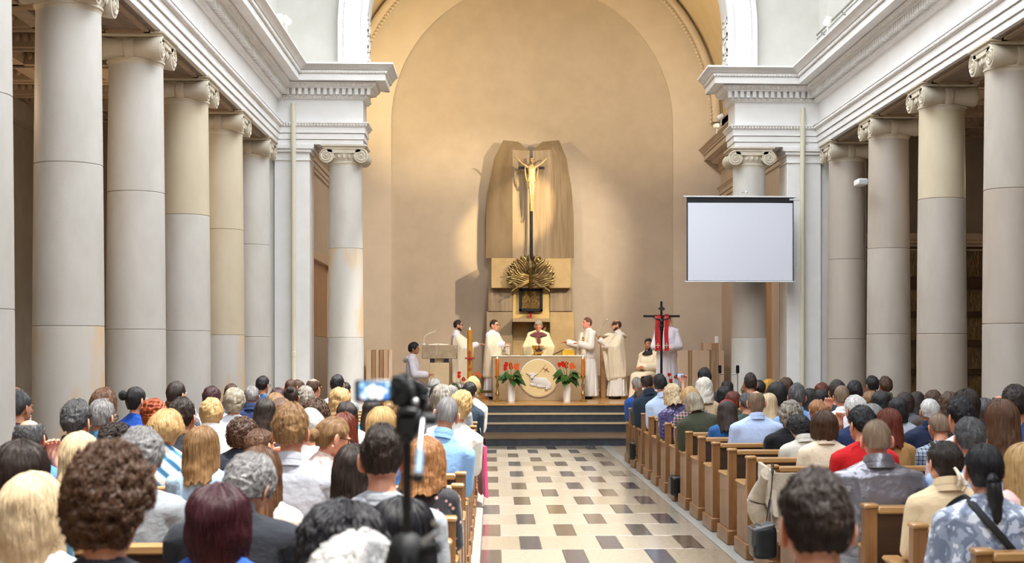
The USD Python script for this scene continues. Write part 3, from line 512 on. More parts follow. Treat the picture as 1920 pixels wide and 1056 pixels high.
ST = dict(
    short=dict(tt=.012, ts=.006, tb=.010, front=1.262, side=1.205, back=1.140, hang=0.0, strand=.014, curl=.006, freq=46, wave=9),
    buzz=dict(tt=.004, ts=.002, tb=.003, front=1.268, side=1.215, back=1.145, hang=0.0, strand=.002, curl=0),
    full=dict(tt=.022, ts=.013, tb=.016, front=1.255, side=1.20, back=1.138, hang=0.0, strand=.020, curl=.010, freq=36, wave=9),
    curly=dict(tt=.042, ts=.028, tb=.032, front=1.25, side=1.185, back=1.10, hang=0.35, strand=.006, curl=.034, freq=40, edge=.3),
    wavyshort=dict(tt=.026, ts=.018, tb=.022, front=1.25, side=1.16, back=1.095, hang=0.25, strand=.020, curl=.014, freq=38, wave=9, edge=.5),
    bob=dict(tt=.018, ts=.030, tb=.028, front=1.245, side=1.09, back=1.06, hang=0.8, flare=.12, strand=.014, curl=.002, taper=.0, wave=2, rag=.008),
    crop=dict(tt=.024, ts=.024, tb=.034, front=1.25, side=1.15, back=1.10, hang=0.35, strand=.014, curl=.004, wave=3, vol=.012, edge=.6),
    long=dict(tt=.015, ts=.022, tb=.024, front=1.245, side=.98, back=.88, hang=1.0, flare=.15, strand=.016, curl=.0, wave=1.5, rag=.03, dy=-.02),
    wavy=dict(tt=.020, ts=.034, tb=.034, front=1.245, side=1.01, back=.94, hang=0.95, flare=.22, strand=.022, curl=.03, freq=24, wave=6, rag=.02, dy=-.015),
    tied=dict(tt=.010, ts=.007, tb=.014, front=1.25, side=1.19, back=1.115, hang=0.05, strand=.008, curl=.0, wave=3),
    ring=dict(tt=.006, ts=.008, tb=.010, front=1.20, side=1.20, back=1.14, hang=0.0, strand=.006, curl=.003, bald=46),
    bigbob=dict(tt=.035, ts=.055, tb=.05, front=1.245, side=1.08, back=1.04, hang=0.8, flare=.15, strand=.016, curl=.01, wave=3, rag=.012))
def hair_mat(name, dark, mid, lite, rough=.46):
    key = 'hair_' + name
    if key in mats: return mats[key]
    N = {'uv': ('texture_coordinate', {}), 'm1': ('mapping', dict(scale=(90, 2.2, 1))), 'n1': ('noise_texture', dict(scale=1.0, detail=4, roughness=.65)), 'm2': ('mapping', dict(scale=(14, 1.2, 1))), 'n2': ('noise_texture', dict(scale=1.0, detail=2)),
         'mx': ('mix', dict(mix_type='mix', fac=.5)), 'r': ('rgb_ramp', {'ramp': [(0, dark), (.40, dark), (.51, mid), (.63, lite), (1, lite)]}), 'b': ('bump', dict(strength=.9, distance=.008)), 'p': ('principled_bsdf', dict(roughness=rough, specular_ior_level=.45))}
    Lk = [('uv.UV', 'm1.vector'), ('m1.vector', 'n1.vector'), ('uv.UV', 'm2.vector'), ('m2.vector', 'n2.vector'), ('n1.color', 'mx.color1'), ('n2.color', 'mx.color2'), ('mx.color', 'r.fac'), ('r.color', 'p.base_color'), ('n1.fac', 'b.height'), ('b.normal', 'p.normal')]
    mats[key] = usdkit.material(stage, '/World/Looks/' + key, N, Lk, surface='p.BSDF'); return mats[key]
HCOL = dict(black=('0b0a0c', '17151a', '2b282c'), dark=('17110e', '281d18', '453229'), brown=('2a1a11', '452d1d', '6c4c33'), chestnut=('3a2418', '5b3c28', '8a6446'), light=('5a4029', '84633f', 'b48f62'), blond=('8a6a40', 'bd9a66', 'e2c795'), pale=('a48a66', 'd0b892', 'efe0c2'), platinum=('b8b1a4', 'dcd6ca', 'f4f0e8'),
            grey=('4c4a4b', '7d7b7b', 'aeacab'), darkgrey=('2b2a2c', '4a494b', '7a797a'), white=('9c9a99', 'cbc9c7', 'ebe9e7'), ashy=('6b6255', '9a8f7d', 'cbc0ac'), ginger=('5e260c', '963f15', 'c76f35'), auburn=('3a130a', '5f2412', '8d4022'), burgundy=('1f0b0f', '34131a', '5a2a32'), straw=('6a4426', '9c6a40', 'd2a878'), gold=('9a6a20', 'd09a3c', 'f0c46a'), salt=('45413c', '8f877c', 'd2cbc0'), buzzb=('5a4634', '7c6650', 'a58f76'))
def hmat(c): return hair_mat(c, *[rgb(x) for x in HCOL[c]])
skin = {k: mat('skin_' + k, a, .5, b, 14, sss=.12, bump=.06, bscale=300) for k, (a, b) in dict(fair=('d9a184', 'cf8f73'), pink=('dc9c86', 'cf8270'), tan=('b97f5f', 'a96f52'), ruddy=('cf8468', 'c07058')).items()}
def cloth(c, c2=None, **k):
    n = 'cloth_' + c + ('_' + c2 if c2 else '') + ('_' + '_'.join(f'{a}{b}' for a, b in sorted(k.items())) if k else ''); n = n.replace('.', 'p').replace('-', 'm').replace('(', '').replace(')', '').replace(',', '').replace(' ', '')
    kw = dict(rough=.85, sheen=.06, bump=.3, bscale=26, spec=.3); kw.update(k); return mat(n, c, c2=c2 or c, **{a: b for a, b in kw.items()})
def pattern(name, kind, cols, scale):                            # printed cloth
    key = 'print_' + name
    if key in mats: return mats[key]
    C = [rgb(c) for c in cols]; N = {'tc': ('texture_coordinate', {}), 'p': ('principled_bsdf', dict(roughness=.75, sheen_weight=.2))}; Lk = []
    if kind in ('floral', 'camo'):
        N['v'] = ('voronoi_texture', dict(scale=scale, randomness=1.0)) if kind == 'floral' else ('noise_texture', dict(scale=scale, detail=3, distortion=.6))
        n = len(C); N['r'] = ('rgb_ramp', {'ramp': [((.12 + .30 * i / n) if kind == 'floral' else (.30 + .42 * i / n), c) for i, c in enumerate(C)], 'interpolate': False})
        Lk = [('tc.object', 'v.vector'), ('v.distance' if kind == 'floral' else 'v.fac', 'r.fac'), ('r.color', 'p.base_color')]
    else:                                                        # plaid / stripes
        for i, ax in enumerate(('x', 'z') if kind == 'plaid' else ('diagonal',)):
            N['w%d' % i] = ('wave_texture', dict(bands_direction=ax, scale=scale, distortion=.4 if kind == 'plaid' else 5.0, detail=1)); N['r%d' % i] = ('rgb_ramp', {'ramp': [(0, C[0]), (.5, C[1]), (.8, C[2])], 'interpolate': False}); Lk += [('tc.object', 'w%d.vector' % i), ('w%d.fac' % i, 'r%d.fac' % i)]
        if kind == 'plaid': N['m'] = ('mix', dict(mix_type='mix', fac=.5)); Lk += [('r0.color', 'm.color1'), ('r1.color', 'm.color2'), ('m.color', 'p.base_color')]
        else: Lk += [('r0.color', 'p.base_color')]
    mats[key] = usdkit.material(stage, '/World/Looks/' + key, N, Lk, surface='p.BSDF'); return mats[key]
PR = dict(leaf=('leaf', 'stripes', ('f2efe8', '8fb9d6', '2f6f9a'), 5), floral=('dark_floral', 'floral', ('d9b3a0', 'a8767a', '2a2630', '1c1a22'), 26), purple=('purple', 'camo', ('b9b3cf', '4a4276', '2c2752', '6d6796'), 22), plaid=('plaid_bright', 'plaid', ('1e1f26', '5fae55', 'c85fa0'), 9), check=('check_blue', 'plaid', ('26344f', 'e8edf2', '5d7799'), 11), camo=('camo', 'camo', ('d5d9e4', '8f98ac', '6d768c', 'b9c0d2'), 13), bw=('bw', 'camo', ('17171a', 'e6e4e0', '222126', 'dcdad6'), 16))
def topmat(t): return pattern(*PR[t]) if t in PR else cloth(t[:6], rough=.27, bump=.8, bscale=9, sheen=0, metal=.45, spec=.6) if t.endswith('L') else cloth(t)
trouser = cloth('2b2d33'); shoe = mat('shoe_leather', '15130f', .4)
specs_m = mat('spectacle_frame', '1a1816', .3, metal=.5); ring_m = mat('scrunchie', '14131a', .6)
def strands(t, v, res, hp, col, d, seed):                        # loose hairs following the shell, so that near heads have an edge of hair
    n_phi, n_s = res; G = v.reshape(n_s + 2, n_phi + 1, 3)[:n_s + 1]; rg = np.random.default_rng(seed + 99); cu = hp.get('curl', 0); n = 1500 if d < 5.2 else 700 if d < 9.5 else 320; m = (7 if cu < .02 else 10) if d < 9.5 else 5
    if hp['tt'] < .006: n, m = int(n * 1.3), 3
    ln = rg.uniform(.10, .22, n) if hp['hang'] < .5 else rg.uniform(.25, .55, n)
    if hp['tt'] < .006: ln = rg.uniform(.02, .05, n)
    s0 = rg.uniform(0, 1, n) * (1 - ln * .85); p0 = rg.uniform(0, 1, n); q = np.linspace(0, 1, m)[None]
    S_ = np.clip((s0[:, None] + ln[:, None] * q), 0, 1); Pp = (p0[:, None] + rg.normal(0, .008, n)[:, None] * q * (3 if cu else 1)) % 1
    i = S_ * n_s; j = Pp * n_phi; i0 = np.minimum(i.astype(int), n_s - 1); j0 = np.minimum(j.astype(int), n_phi - 1); a, b = (i - i0)[..., None], (j - j0)[..., None]
    X = (G[i0, j0] * (1 - a) + G[i0 + 1, j0] * a) * (1 - b) + (G[i0, j0 + 1] * (1 - a) + G[i0 + 1, j0 + 1] * a) * b
    c = G.reshape(-1, 3).mean(0); o = X - c; o /= np.linalg.norm(o, axis=-1, keepdims=True) + 1e-9
    X = X + o * (rg.uniform(.001, .005 if cu < .02 else .008, n)[:, None, None] + np.sin(q * np.pi)[..., None] * rg.uniform(0, .004, n)[:, None, None])
    if cu >= .02:
        u = np.cross(o, [0, 0, 1.0]); w = np.cross(o, u); ph = q * rg.uniform(5, 10, n)[:, None] + rg.uniform(0, 6, n)[:, None]; r = rg.uniform(.004, .011, n)[:, None]
        X = X + (np.cos(ph) * r)[..., None] * u + (np.sin(ph) * r)[..., None] * w
    bc = UsdGeom.BasisCurves.Define(stage, uniq(t, 'hair_strands')); bc.CreateTypeAttr('linear'); bc.CreateCurveVertexCountsAttr([m] * n); bc.CreatePointsAttr([Gf.Vec3f(*map(float, x)) for x in X.reshape(-1, 3)]); wd = (.0022 if cu < .02 else .004) * (1 if d < 9.5 else 1.6)
    if hp['tt'] < .006: wd = .0012
    bc.CreateWidthsAttr([wd] * n if False else [float(wd * (1 - .7 * z)) for _ in range(n) for z in np.linspace(0, 1, m)]); bc.SetWidthsInterpolation('vertex')
    hm = hair_strand_mat(col); UsdShade.MaterialBindingAPI.Apply(bc.GetPrim()).Bind(hm); bc.GetPrim().SetCustomDataByKey('kind', 'stuff')
def hair_strand_mat(c):
    a, b, e = (rgb(x) for x in HCOL[c]); key = 'strand_' + c
    if key in mats: return mats[key]
    mats[key] = usdkit.material(stage, '/World/Looks/' + key, {'h': ('hair_info', {}), 'r': ('rgb_ramp', {'ramp': [(0, b), (.5, b), (1, e)]}), 'p': ('principled_bsdf', dict(roughness=.4, specular_ior_level=.4)), 'w': ('white_noise_texture', dict(dimensions='1D'))}, [('h.index', 'w.w'), ('w.value', 'r.fac'), ('r.color', 'p.base_color')], surface='p.BSDF'); return mats[key]
hands_J = seated()
PEOPLE = []; HELD = {}
def noise_disp(v, f, amp, fr, seed):
    if not amp: return v
    t = trimesh.Trimesh(v, f, process=False); n = np.array(t.vertex_normals); return v + n * ((meshkit.fbm(v * fr + seed * 3.1, 3, seed) - .5) * 2 * amp)[:, None]
def person(x, y, w_px, side, hair, col, top, sleeve=1, garment='thin', row=None, fem=None, yaw=0, head=(0, 0, 0), lean=0, tilt=0, hw=1.0, fat=None, sk='fair', collar=None, desc='', extra=None, hairlabel=None, H=None, dy=0.0):
    """seated person whose head the photograph shows at (x, y = top of the hair)"""
    hp = dict(ST[hair]) if hair else None
    if hp and H: hp.update(H)
    tt = hp['tt'] if hp else 0.0; bow = abs(head[1])
    Yk0 = 21.70 if side > 0 else 21.17
    best = None
    for k in ([row] if row is not None else range(-1, 21)):
        Y = Yk0 - .92 * k + .24 + .02; z = Z_(y, 0, Y + .02); e = abs(z - (1.33 if not bow else 1.28))
        if best is None or e < best[0]: best = (e, k, Y, z)
    _, k, Y, ztop = best; Yh = Y + .02 + dy; X = at(x, y, Yh)[0]; ztop = at(x, y, Yh)[2]
    fem = hair in ('bob', 'long', 'wavy', 'tied', 'bigbob', 'crop') if fem is None else fem
    lim = X - 2.34 if side > 0 else -.47 - X                       # near a pew's end the trunk leans out over the arm rest
    if lim < 0 and Y > 9.7: tilt = -side * math.degrees(math.asin(min(.16, -lim / .66)))
    P = dict(head=head, lean=lean, tilt=tilt, hw=hw * (.97 if fem else 1.02), fat=fat or (.94 if fem else 1.04), kz=1.0, yaw=yaw)
    d = Y; hi = d < 9.5; T = templates(hi, fem)
    # height: stretch the trunk until the hair's top meets the pixel
    probe = pose(np.array([[0, .0, 1.30 + tt]]) if not bow else HC + (S1 * (HR + tt)), P, head=1.0); top_now = probe[:, 2].max(); P['kz'] = float(np.clip((ztop - .44) / (top_now - .44), .80, 1.16))
    pr = pose(HC[None], P, head=1.0)[0]; px_off = pr[:2]
    base = V(X - px_off[0], Y, 0.0); seed = len(PEOPLE) * 7 + 3
    n_before = used.get('/World/person', 0); t = thing('person', None, 'person', base)
    put = lambda n, m, mm, hd=None, uv=None, label=None: part(t, n, (pose(m[0], P, hd), m[1]), mm, world=False, smooth=True if uv is None else 60, uv=uv, label=label)
    part(t, 'body', (pose(T['body'][0], P), T['body'][1]), skin[sk], world=False, smooth=60)
    g = T[garment, sleeve]; tv = noise_disp(g[0], g[1], (.016 if 'leather' in desc else .010) if hi else .007, np.array([5, 5, 24.]) if 'leather' in desc else np.array([9, 9, 17.]), seed); gar = {'thin': 'shirt', 'thick': 'jacket'}[garment]
    part(t, gar, (pose(tv, P), g[1]), topmat(top), world=False, smooth=60)
    part(t, 'trousers', (pose(T['legs'][0], P), T['legs'][1]), trouser, world=False, smooth=60); [part(t, 'shoe', (pose(q[0], P), q[1]), shoe, world=False, smooth=60) for q in T['shoes']]
    if collar:                                                   # stand-up collar round the neck
        a = np.linspace(0, 2 * np.pi, 28, endpoint=False); hgt = {'shirt': .045, 'band': .022, 'coat': .06}[collar]; r0 = .074 if collar != 'coat' else .088
        R = np.array([[(math.sin(u) * (r0 - q * .3), -.012 + math.cos(u) * (r0 - .004 - q * .3) - .006, 1.035 + q + .016 * (1 - math.cos(u)) * .5 + (.012 if collar != 'band' else 0) * (-math.cos(u)) + dz) for u in a] for q, dz in ((-.02, 0), (0, 0), (hgt, 0), (hgt + .002, -.004), (hgt * .5, -.012))])
        R[3:, :, :2] = V(0, -.012) + (R[3:, :, :2] - V(0, -.012)) * 1.07
        cv, cf = rings(R, False, False); part(t, 'collar', (pose(cv, P, 0.25), cf), topmat(top), world=False, smooth=50)
    if hp:
        res = (170, 130) if d < 5.2 else (96, 72) if hi else (54, 36) if d < 14 else (36, 24)
        v, f, uv = hair_shell(hp, *res, seed); part(t, 'hair', (pose(v, P, 1.0), f), hmat(col), world=False, uv=uv, label=hairlabel)
        if d < 12: strands(t, pose(v, P, 1.0), res, hp, col, d, seed)
        pp = lambda n, m, mm: part(t, n, (pose(m[0], P, 1.0), m[1]), mm, world=False, smooth=60)
        for ex in (extra or []):
            kk = ex[0]
            if kk == 'bun':
                c = V(ex[1], -.10 if len(ex) < 4 else ex[3], ex[2]); u = S2 * .042; b = trimesh.creation.icosphere(3, .043); bv = np.array(b.vertices); bv = bv * (1 + .25 * (meshkit.fbm(bv * 45, 3, seed) - .5))[:, None] + c; part(t, 'bun', (pose(bv, P, 1.0), np.array(b.faces)), hmat(col), world=False, uv=np.c_[bv[:, 0] * 6, bv[:, 2] * 6])
            if kk == 'pony':
                pts = spline([(.0, -.095, 1.17), (.0, -.125, 1.12), (.01, -.13, 1.03), (.015, -.115, .95)], 16); m = tube(pts, np.interp(np.linspace(0, 1, 16), [0, .2, .5, 1], [.022, .032, .036, .012]), 16); mvv = noise_disp(m[0], m[1], .006, 30, seed); part(t, 'ponytail', (pose(mvv, P, 1.0), m[1]), hmat(col), world=False, uv=np.c_[np.arctan2(m[0][:, 0], m[0][:, 1]) / 6.3, (1.2 - m[0][:, 2]) * 3]); pp('hair_tie', tube([(0, -.102, 1.155), (0, -.108, 1.145), (0, -.112, 1.137)], .026, 14), ring_m)
            if kk == 'clip':
                for sgn, zz in ((-1, .0), (1, -.03)): pp('claw_clip', tube(spline([(sgn * .014, -.10, 1.17 + zz), (sgn * .018 + .006, -.145, 1.12 + zz), (sgn * .012, -.13, 1.07 + zz)], 10), np.interp(np.linspace(0, 1, 10), [0, .5, 1], [.008, .012, .007]), 10), mat('cream_clip', 'e6dcc8', .3))
            if kk == 'band': a = np.linspace(-1.5, 1.5, 24); pp('headband', tube(np.c_[.092 * np.sin(a), np.full(24, .03), 1.215 + .105 * np.cos(a)], .009, 8), mat('red_headband', 'c01822', .5))
            if kk == 'dot': pp('hair_clip', lathe([(.001, -.012), (.016, -.006), (.016, .006), (.001, .012)], 14, (.03, -.105, 1.20)), mat('red_clip', 'd01c20', .4))
    for ex in (extra or []):
        if ex[0] == 'specs':
            m = []
            for s in (-1, 1): a = np.linspace(0, 2 * np.pi, 20); m.append(tube(np.c_[s * .033 + .026 * np.cos(a), np.full(20, .122), 1.188 + .02 * np.sin(a)], .0028, 6)); m.append(tube([(s * .058, .12, 1.195), (s * .078, .06, 1.195), (s * .083, -.01, 1.19)], .003, 6))
            m.append(tube([(-.008, .125, 1.19), (0, .128, 1.192), (.008, .125, 1.19)], .003, 6)); mm = cat(*m); part(t, 'spectacles', (pose(mm[0], P, 1.0), mm[1]), specs_m, world=False)
        if ex[0] == 'pearl': mm = (S2 * .007 + V(.082, .0, 1.135), trimesh.creation.icosphere(2).faces); part(t, 'earring', (pose(mm[0], P, 1.0), np.array(mm[1])), mat('pearl', 'f2ece0', .15), world=False)
        if ex[0] == 'strap':
            pts = spline([(-.11, .10, 1.00), (-.085, .0, 1.062), (-.05, -.098, 1.0), (.06, -.142, .84), (.17, -.10, .66)], 24); m = tube(pts, .016, 8, flat=.25, up=(0, 1, 0)); part(t, 'bag_strap', (pose(m[0], P), m[1]), mat('black_webbing', '0f0f12', .7), world=False, smooth=60)
        if ex[0] == 'strap2':
            pts = spline([(-.10, .02, 1.05), (-.07, -.09, 1.02), (.02, -.135, .86), (.10, -.13, .72)], 20); m = tube(pts, .012, 8, flat=.25, up=(0, 1, 0)); part(t, 'bag_strap', (pose(m[0], P), m[1]), mat('black_webbing', '0f0f12', .7), world=False, smooth=60)
        if ex[0] == 'raised':                                    # a forearm lifted so that the fist rests against the face
            s = ex[1]; J = dict(hands_J); rc = ex[2] if len(ex) > 2 else 0; w = V(s * (.12 + rc * .5), .10 + rc, 1.06 + rc * .2); e = V(s * .235, .10 + rc * .3, .80); HELD[int(x)] = base + pose(w[None] + V(0, .03, .09), P)[0]; b = [bone(S1, (e, .042), (w, .028))] + hand_bones(S1, w, (-.1 * s, .1, 1), s, up=(0, 1, .1), curl=1.1); m = mesh_of(b, .03, 3); part(t, 'raised_hand', (pose(m[0], P), m[1]), skin[sk], world=False, smooth=60)
    PEOPLE.append((t, desc, k, side, X, Y, d)); return t, P, base
# ================================================================== chancel furnishings
gold = mat('gold_metal', 'd8a63a', .25, metal=1.0); brass = mat('brass', 'b9a06a', .28, metal=1.0); bronze = mat('dark_bronze', '4a3a22', .38, '6a5430', 20, metal=.9); bronze_l = mat('bright_bronze', '7d6a45', .3, '57482a', 20, metal=.95)
sand = mat('sandstone_monument', '94826a', .75, '837158', 2.2, stretch=(1, 1, .4), bump=.2, bscale=90); sand2 = mat('sandstone_slab', 'ab9266', .75, '9c835a', 3, bump=.2, bscale=90); sand3 = mat('sandstone_panel', 'c0a468', .7, 'ad9058', 2, bump=.15, bscale=90)
sandv = mat('sandstone_streaked', '8f7d64', .75, '776651', 3, stretch=(5, 5, .35), bump=.2, bscale=90)
altar_m = mat('altar_stone', 'b59c7a', .55, 'aa9170', 6, bump=.12, bscale=160); cream = mat('medallion_cream', 'e2ca96', .6); whitep = mat('white_ceramic', 'f0efec', .25); fleece = mat('lamb_fleece', 'e6e4e0', .8, 'd2cfca', 40, bump=.5, bscale=90)
wax_o = mat('orange_wax', 'cf7a26', .5, 'b9661c', 6, sss=.2); wax_y = mat('ochre_wax', 'c58d2c', .5, 'b47c20', 12, sss=.2); redm = mat('red_emblem', 'a5241a', .5); flame = mat('flame', 'ffd69a', emit=14)
ME = 33.3
def mp(x, y, Y): return at(x, y, Y)
mo = thing('monument', 'tall split sandstone monument against the apse wall carrying a tabernacle', 'monument', (0.86, 33.4, .8))
def wing(pf, pb): return hull([mp(x, y, ME) for x, y in pf] + [mp(x, y, ME + .62) for x, y in pb])
part(mo, 'left_wing', wing([(961, 281), (993, 283), (961, 484), (993, 484)], [(943.6, 263), (972, 266), (991, 283), (927, 296), (916, 350), (911.5, 400), (911, 484), (993, 484)]), sand, smooth=20)
part(mo, 'right_wing', wing([(999, 283), (1032, 281), (999, 484), (1032, 484)], [(1048, 263), (1017, 266), (1001, 283), (1062, 296), (1071, 350), (1075.5, 400), (1076, 484), (999, 484)]), sandv, smooth=20)
part(mo, 'gap_strip', box(mp(993, 0, ME)[0] - .02, mp(999, 0, ME)[0] + .02, ME + .3, ME + .55, mp(0, 484, ME)[2], mp(0, 285, ME)[2]), mat('blue_grey_steel', '5a6068', .4))
def blk(n, x0, x1, ya, yb, Yf, m, dd=.4, r=.01): a, b = mp(x0, ya, Yf), mp(x1, yb, Yf); part(mo, n, bev(a[0], b[0], Yf, Yf + dd, b[2], a[2], r), m, smooth=20)
blk('middle_slab', 921, 1070.5, 484, 540.5, 33.15, sand2, .7); blk('left_block', 915, 961, 540, 584, 33.35, sandv, .5); blk('right_block', 1031, 1073, 540, 584, 33.35, sandv, .5); blk('tabernacle_panel', 961, 1031, 540.5, 598, 33.4, sand3, .4)
blk('left_lower_block', 912, 961, 584, 735, 33.38, sand, .5); blk('right_lower_block', 1031, 1077, 584, 735, 33.38, sand2, .5); blk('lower_panel', 961, 1031, 604, 735, 33.55, sand2, .3)
blk('shelf', 961, 1031.5, 597, 604, 32.95, mat('shelf_stone', '8f7a5c', .6), .6, .006)
blk('candle_stem', 992, 999, 604, 735, 33.5, mats['blue_grey_steel'], .06)
tb = thing('tabernacle', 'square bronze tabernacle door in a black frame on the monument', 'tabernacle', mp(995, 584, 33.3)); c0, c1 = mp(973.5, 540.5, 33.3), mp(1017.5, 584, 33.3)
iron = mat('black_iron', '15161a', .45, metal=.6)
part(tb, 'frame', cat(bev(c0[0], c1[0], 33.28, 33.42, c0[2] - .06, c0[2], .008), bev(c0[0], c1[0], 33.28, 33.42, c1[2], c1[2] + .06, .008), bev(c0[0], c0[0] + .06, 33.28, 33.42, c1[2], c0[2], .008), bev(c1[0] - .06, c1[0], 33.28, 33.42, c1[2], c0[2], .008)), iron)
part(tb, 'door', bev(c0[0] + .055, c1[0] - .055, 33.31, 33.41, c1[2] + .055, c0[2] - .055, .012), mat('bronze_door', '7a6238', .38, '4e3c1e', 40, metal=.85, bump=.8, bscale=70)); xm = (c0[0] + c1[0]) / 2
part(tb, 'door_relief', cat(bev(xm - .006, xm + .006, 33.295, 33.32, c1[2] + .07, c1[2] + .27, .003), bev(xm - .12, xm, 33.3, 33.32, c1[2] + .07, c1[2] + .09, .003), *[tube([(xm - .05 - .02 * k, 33.305, c1[2] + .10 + .03 * k), (xm - .02, 33.30, c1[2] + .12 + .035 * k)], .006, 6) for k in range(4)]), bronze_l); part(tb, 'door_edge', cat(*[tube([(a, 33.305, b), (c, 33.305, d)], .008, 6) for a, b, c, d in ((c0[0] + .06, c1[2] + .06, c1[0] - .06, c1[2] + .06), (c0[0] + .06, c0[2] - .06, c1[0] - .06, c0[2] - .06), (c0[0] + .06, c1[2] + .06, c0[0] + .06, c0[2] - .06), (c1[0] - .06, c1[2] + .06, c1[0] - .06, c0[2] - .06))]), bronze_l)
sl = thing('sanctuary_lamp', 'small red sanctuary lamp under the tabernacle door', 'lamp', mp(995, 597, 33.2)); q = mp(995, 597, 33.15)
part(sl, 'glass', lathe([(.02, 0), (.026, .01), (.026, .10), (.022, .12)], 16, q), mat('red_glass', '8a0f2a', .15, emit=.6)); part(sl, 'holder', lathe([(.05, .12), (.12, .155), (.12, .165), (.02, .165)], 16, q), iron)
# bronze burning bush: a sunburst of forked branches round a trunk
bu = thing('bronze_sunburst', 'round bronze relief of branching flame-like twigs above the tabernacle', 'relief', mp(995, 520, 33.1)); R0 = 45 * 33.1 / 2700; bc = mp(995, 519, 33.05); rg = np.random.default_rng(11)
tk = mp(995, 541, 33.05); part(bu, 'trunk', tube([tk, (bc[0], 33.02, bc[2] - .1), (bc[0], 33.0, bc[2] + .2)], [.05, .035, .015], 8), bronze)
for s in (-1, 1):
    for k in range(13):
        a = math.radians(-20 + k * 8.7) ; st = np.array([bc[0] + s * .015, 33.03, bc[2] - .13 + .016 * k]); rr = R0 * (1.0 if a > -.3 else .92)
        en = np.array([bc[0] + s * rr * math.cos(a), 33.0, bc[2] + rr * math.sin(a) * .92]); d = en - st; n = np.array([-d[2], 0, d[0]]) / (np.linalg.norm(d) + 1e-9) * s
        wv = [st + d * t + n * (.10 * math.sin(t * 2.6) * (1 - .3 * t) * (1 if a < .9 else .4) - .02 * math.sin(t * 9 + k)) * -1 + np.array([0, -.05 * math.sin(t * 3), 0]) for t in np.linspace(0, 1, 12)]
        part(bu, 'branch', tube(wv, np.interp(np.linspace(0, 1, 12), [0, .4, .85, 1], [.010, .012, .021, .007]), 6, flat=1.6), bronze_l if k % 2 else bronze, smooth=60)
        j = wv[6]; e2 = j + d * .38 + n * .085 * (1 if k % 2 else -1); part(bu, 'twig', tube(spline([j, (j + e2) / 2 + n * .02, e2], 7), np.linspace(.008, .013, 7), 6, flat=1.4), bronze_l, smooth=60)
# small figures on crosses
def corpus(parent, name, foot, hgt, m, armup=.16, loin=None):
    J = standing(hc=(0, .05, 1.66)); 
    for s, n in ((-1, 'l'), (1, 'r')): J['el' + n] = V(s * .45, .0, 1.47 + armup * .4); J['wr' + n] = V(s * .70, -.02, 1.50 + armup); J['hd' + n] = V(s, 0, .25); J['kn' + n] = V(s * .05, .07, .50); J['an' + n] = V(s * .03, .02, .06); J['toe' + n] = V(s * .04, .08, -.05); J['hip' + n] = V(s * .075, 0, .94)
    v, f = body_of(J, S1, .08, M=Rm(0, 18, 12), hands=True); v = v * [.74, .8, 1] * (hgt / 1.78); v = rot(v, 180) + foot; part(parent, name, (v, f), m, smooth=60)
    lv = mesh_of([bone(S1, (V(-.09, 0, .99), .12), (V(.09, 0, .99), .12)), bone(S1, (V(-.07, 0, .78), .10), (V(.07, 0, .78), .10), (V(0, 0, .95), .12))], .05, 3)
    part(parent, 'loincloth', (rot(lv[0] * [.78, .85, 1] * (hgt / 1.78), 180) + foot, lv[1]), loin or m, smooth=60)
cx = thing('crucifix', 'gilded corpus with spread arms on a dark cross in the cleft of the monument', 'crucifix', mp(996, 395, 33.0)); gilt = mat('gilt_bronze', 'c4a97c', .4, '9c8050', 30, metal=.3)
corpus(cx, 'figure', mp(997, 393, 32.95), 95 * 33.0 / 2700 * 1.03, gilt, .25)
a, b = mp(990, 296, 33.05), mp(996, 484, 33.05); xs = mp(996.5, 300, 33.05)[0]
part(cx, 'upright', bev(xs - .02, xs + .02, 33.06, 33.12, mp(0, 484, 33)[2], mp(0, 287, 33)[2], .004), iron); q = mp(996.5, 314, 33.05); part(cx, 'crossbar', bev(q[0] - .30, q[0] + .30, 33.06, 33.12, q[2] - .035, q[2] + .02, .004), iron)
part(cx, 'back_plate', bev(xs - .09, xs - .03, 33.1, 33.14, mp(0, 320, 33)[2], mp(0, 301, 33)[2], .004), bronze); part(cx, 'halo_crown', lathe([(.03, 0), (.075, .01), (.075, .02), (.03, .03)], 16, mp(997, 299, 32.95)), gilt)
for s in (-1, 1): part(cx, 'drapery', tube(spline([mp(996.5 + s * 12, 314, 32.92), mp(996.5 + s * 11, 328, 32.9), mp(996.5 + s * 8, 342, 32.92)], 10), np.interp(np.linspace(0, 1, 10), [0, .5, 1], [.03, .04, .02]), 8, flat=.5), gilt, smooth=60)

# altar
AY = 30.35; a0, a1 = mp(923.5, 667, AY), mp(1097, 753, AY); al = thing('altar', 'beige stone altar block carrying a round cream medallion', 'altar', (a0[0] / 2 + a1[0] / 2, AY + .4, .657))
part(al, 'body', bev(a0[0], a1[0], AY, AY + .85, .657, a0[2] - .025, .008), altar_m); part(al, 'altar_cloth', bev(a0[0] - .012, a1[0] + .012, AY - .012, AY + .87, a0[2] - .022, a0[2] + .004, .006), mat('altar_linen', 'f1ece0', .8))
mc = mp(1010, 709.3, AY); s_ = 30.35 / 2700 / 5.868
md = part(al, 'medallion', lathe([(.385, -.03), (.395, -.01), (.385, .005), (.37, .0), (.01, .0)], 72, mc + V(0, -.012, 0), axis='y'), cream, smooth=30)
L = lambda x, y, d=0: V(mc[0] + (x - 645) * s_, AY - .02 - d, mc[2] - (y - 700) * s_)
part(al, 'medallion_rim', tube([L(645 + 207 * math.cos(t), 700 + 207 * math.sin(t)) for t in np.linspace(0, 2 * np.pi, 80)], .009, 8), whitep)
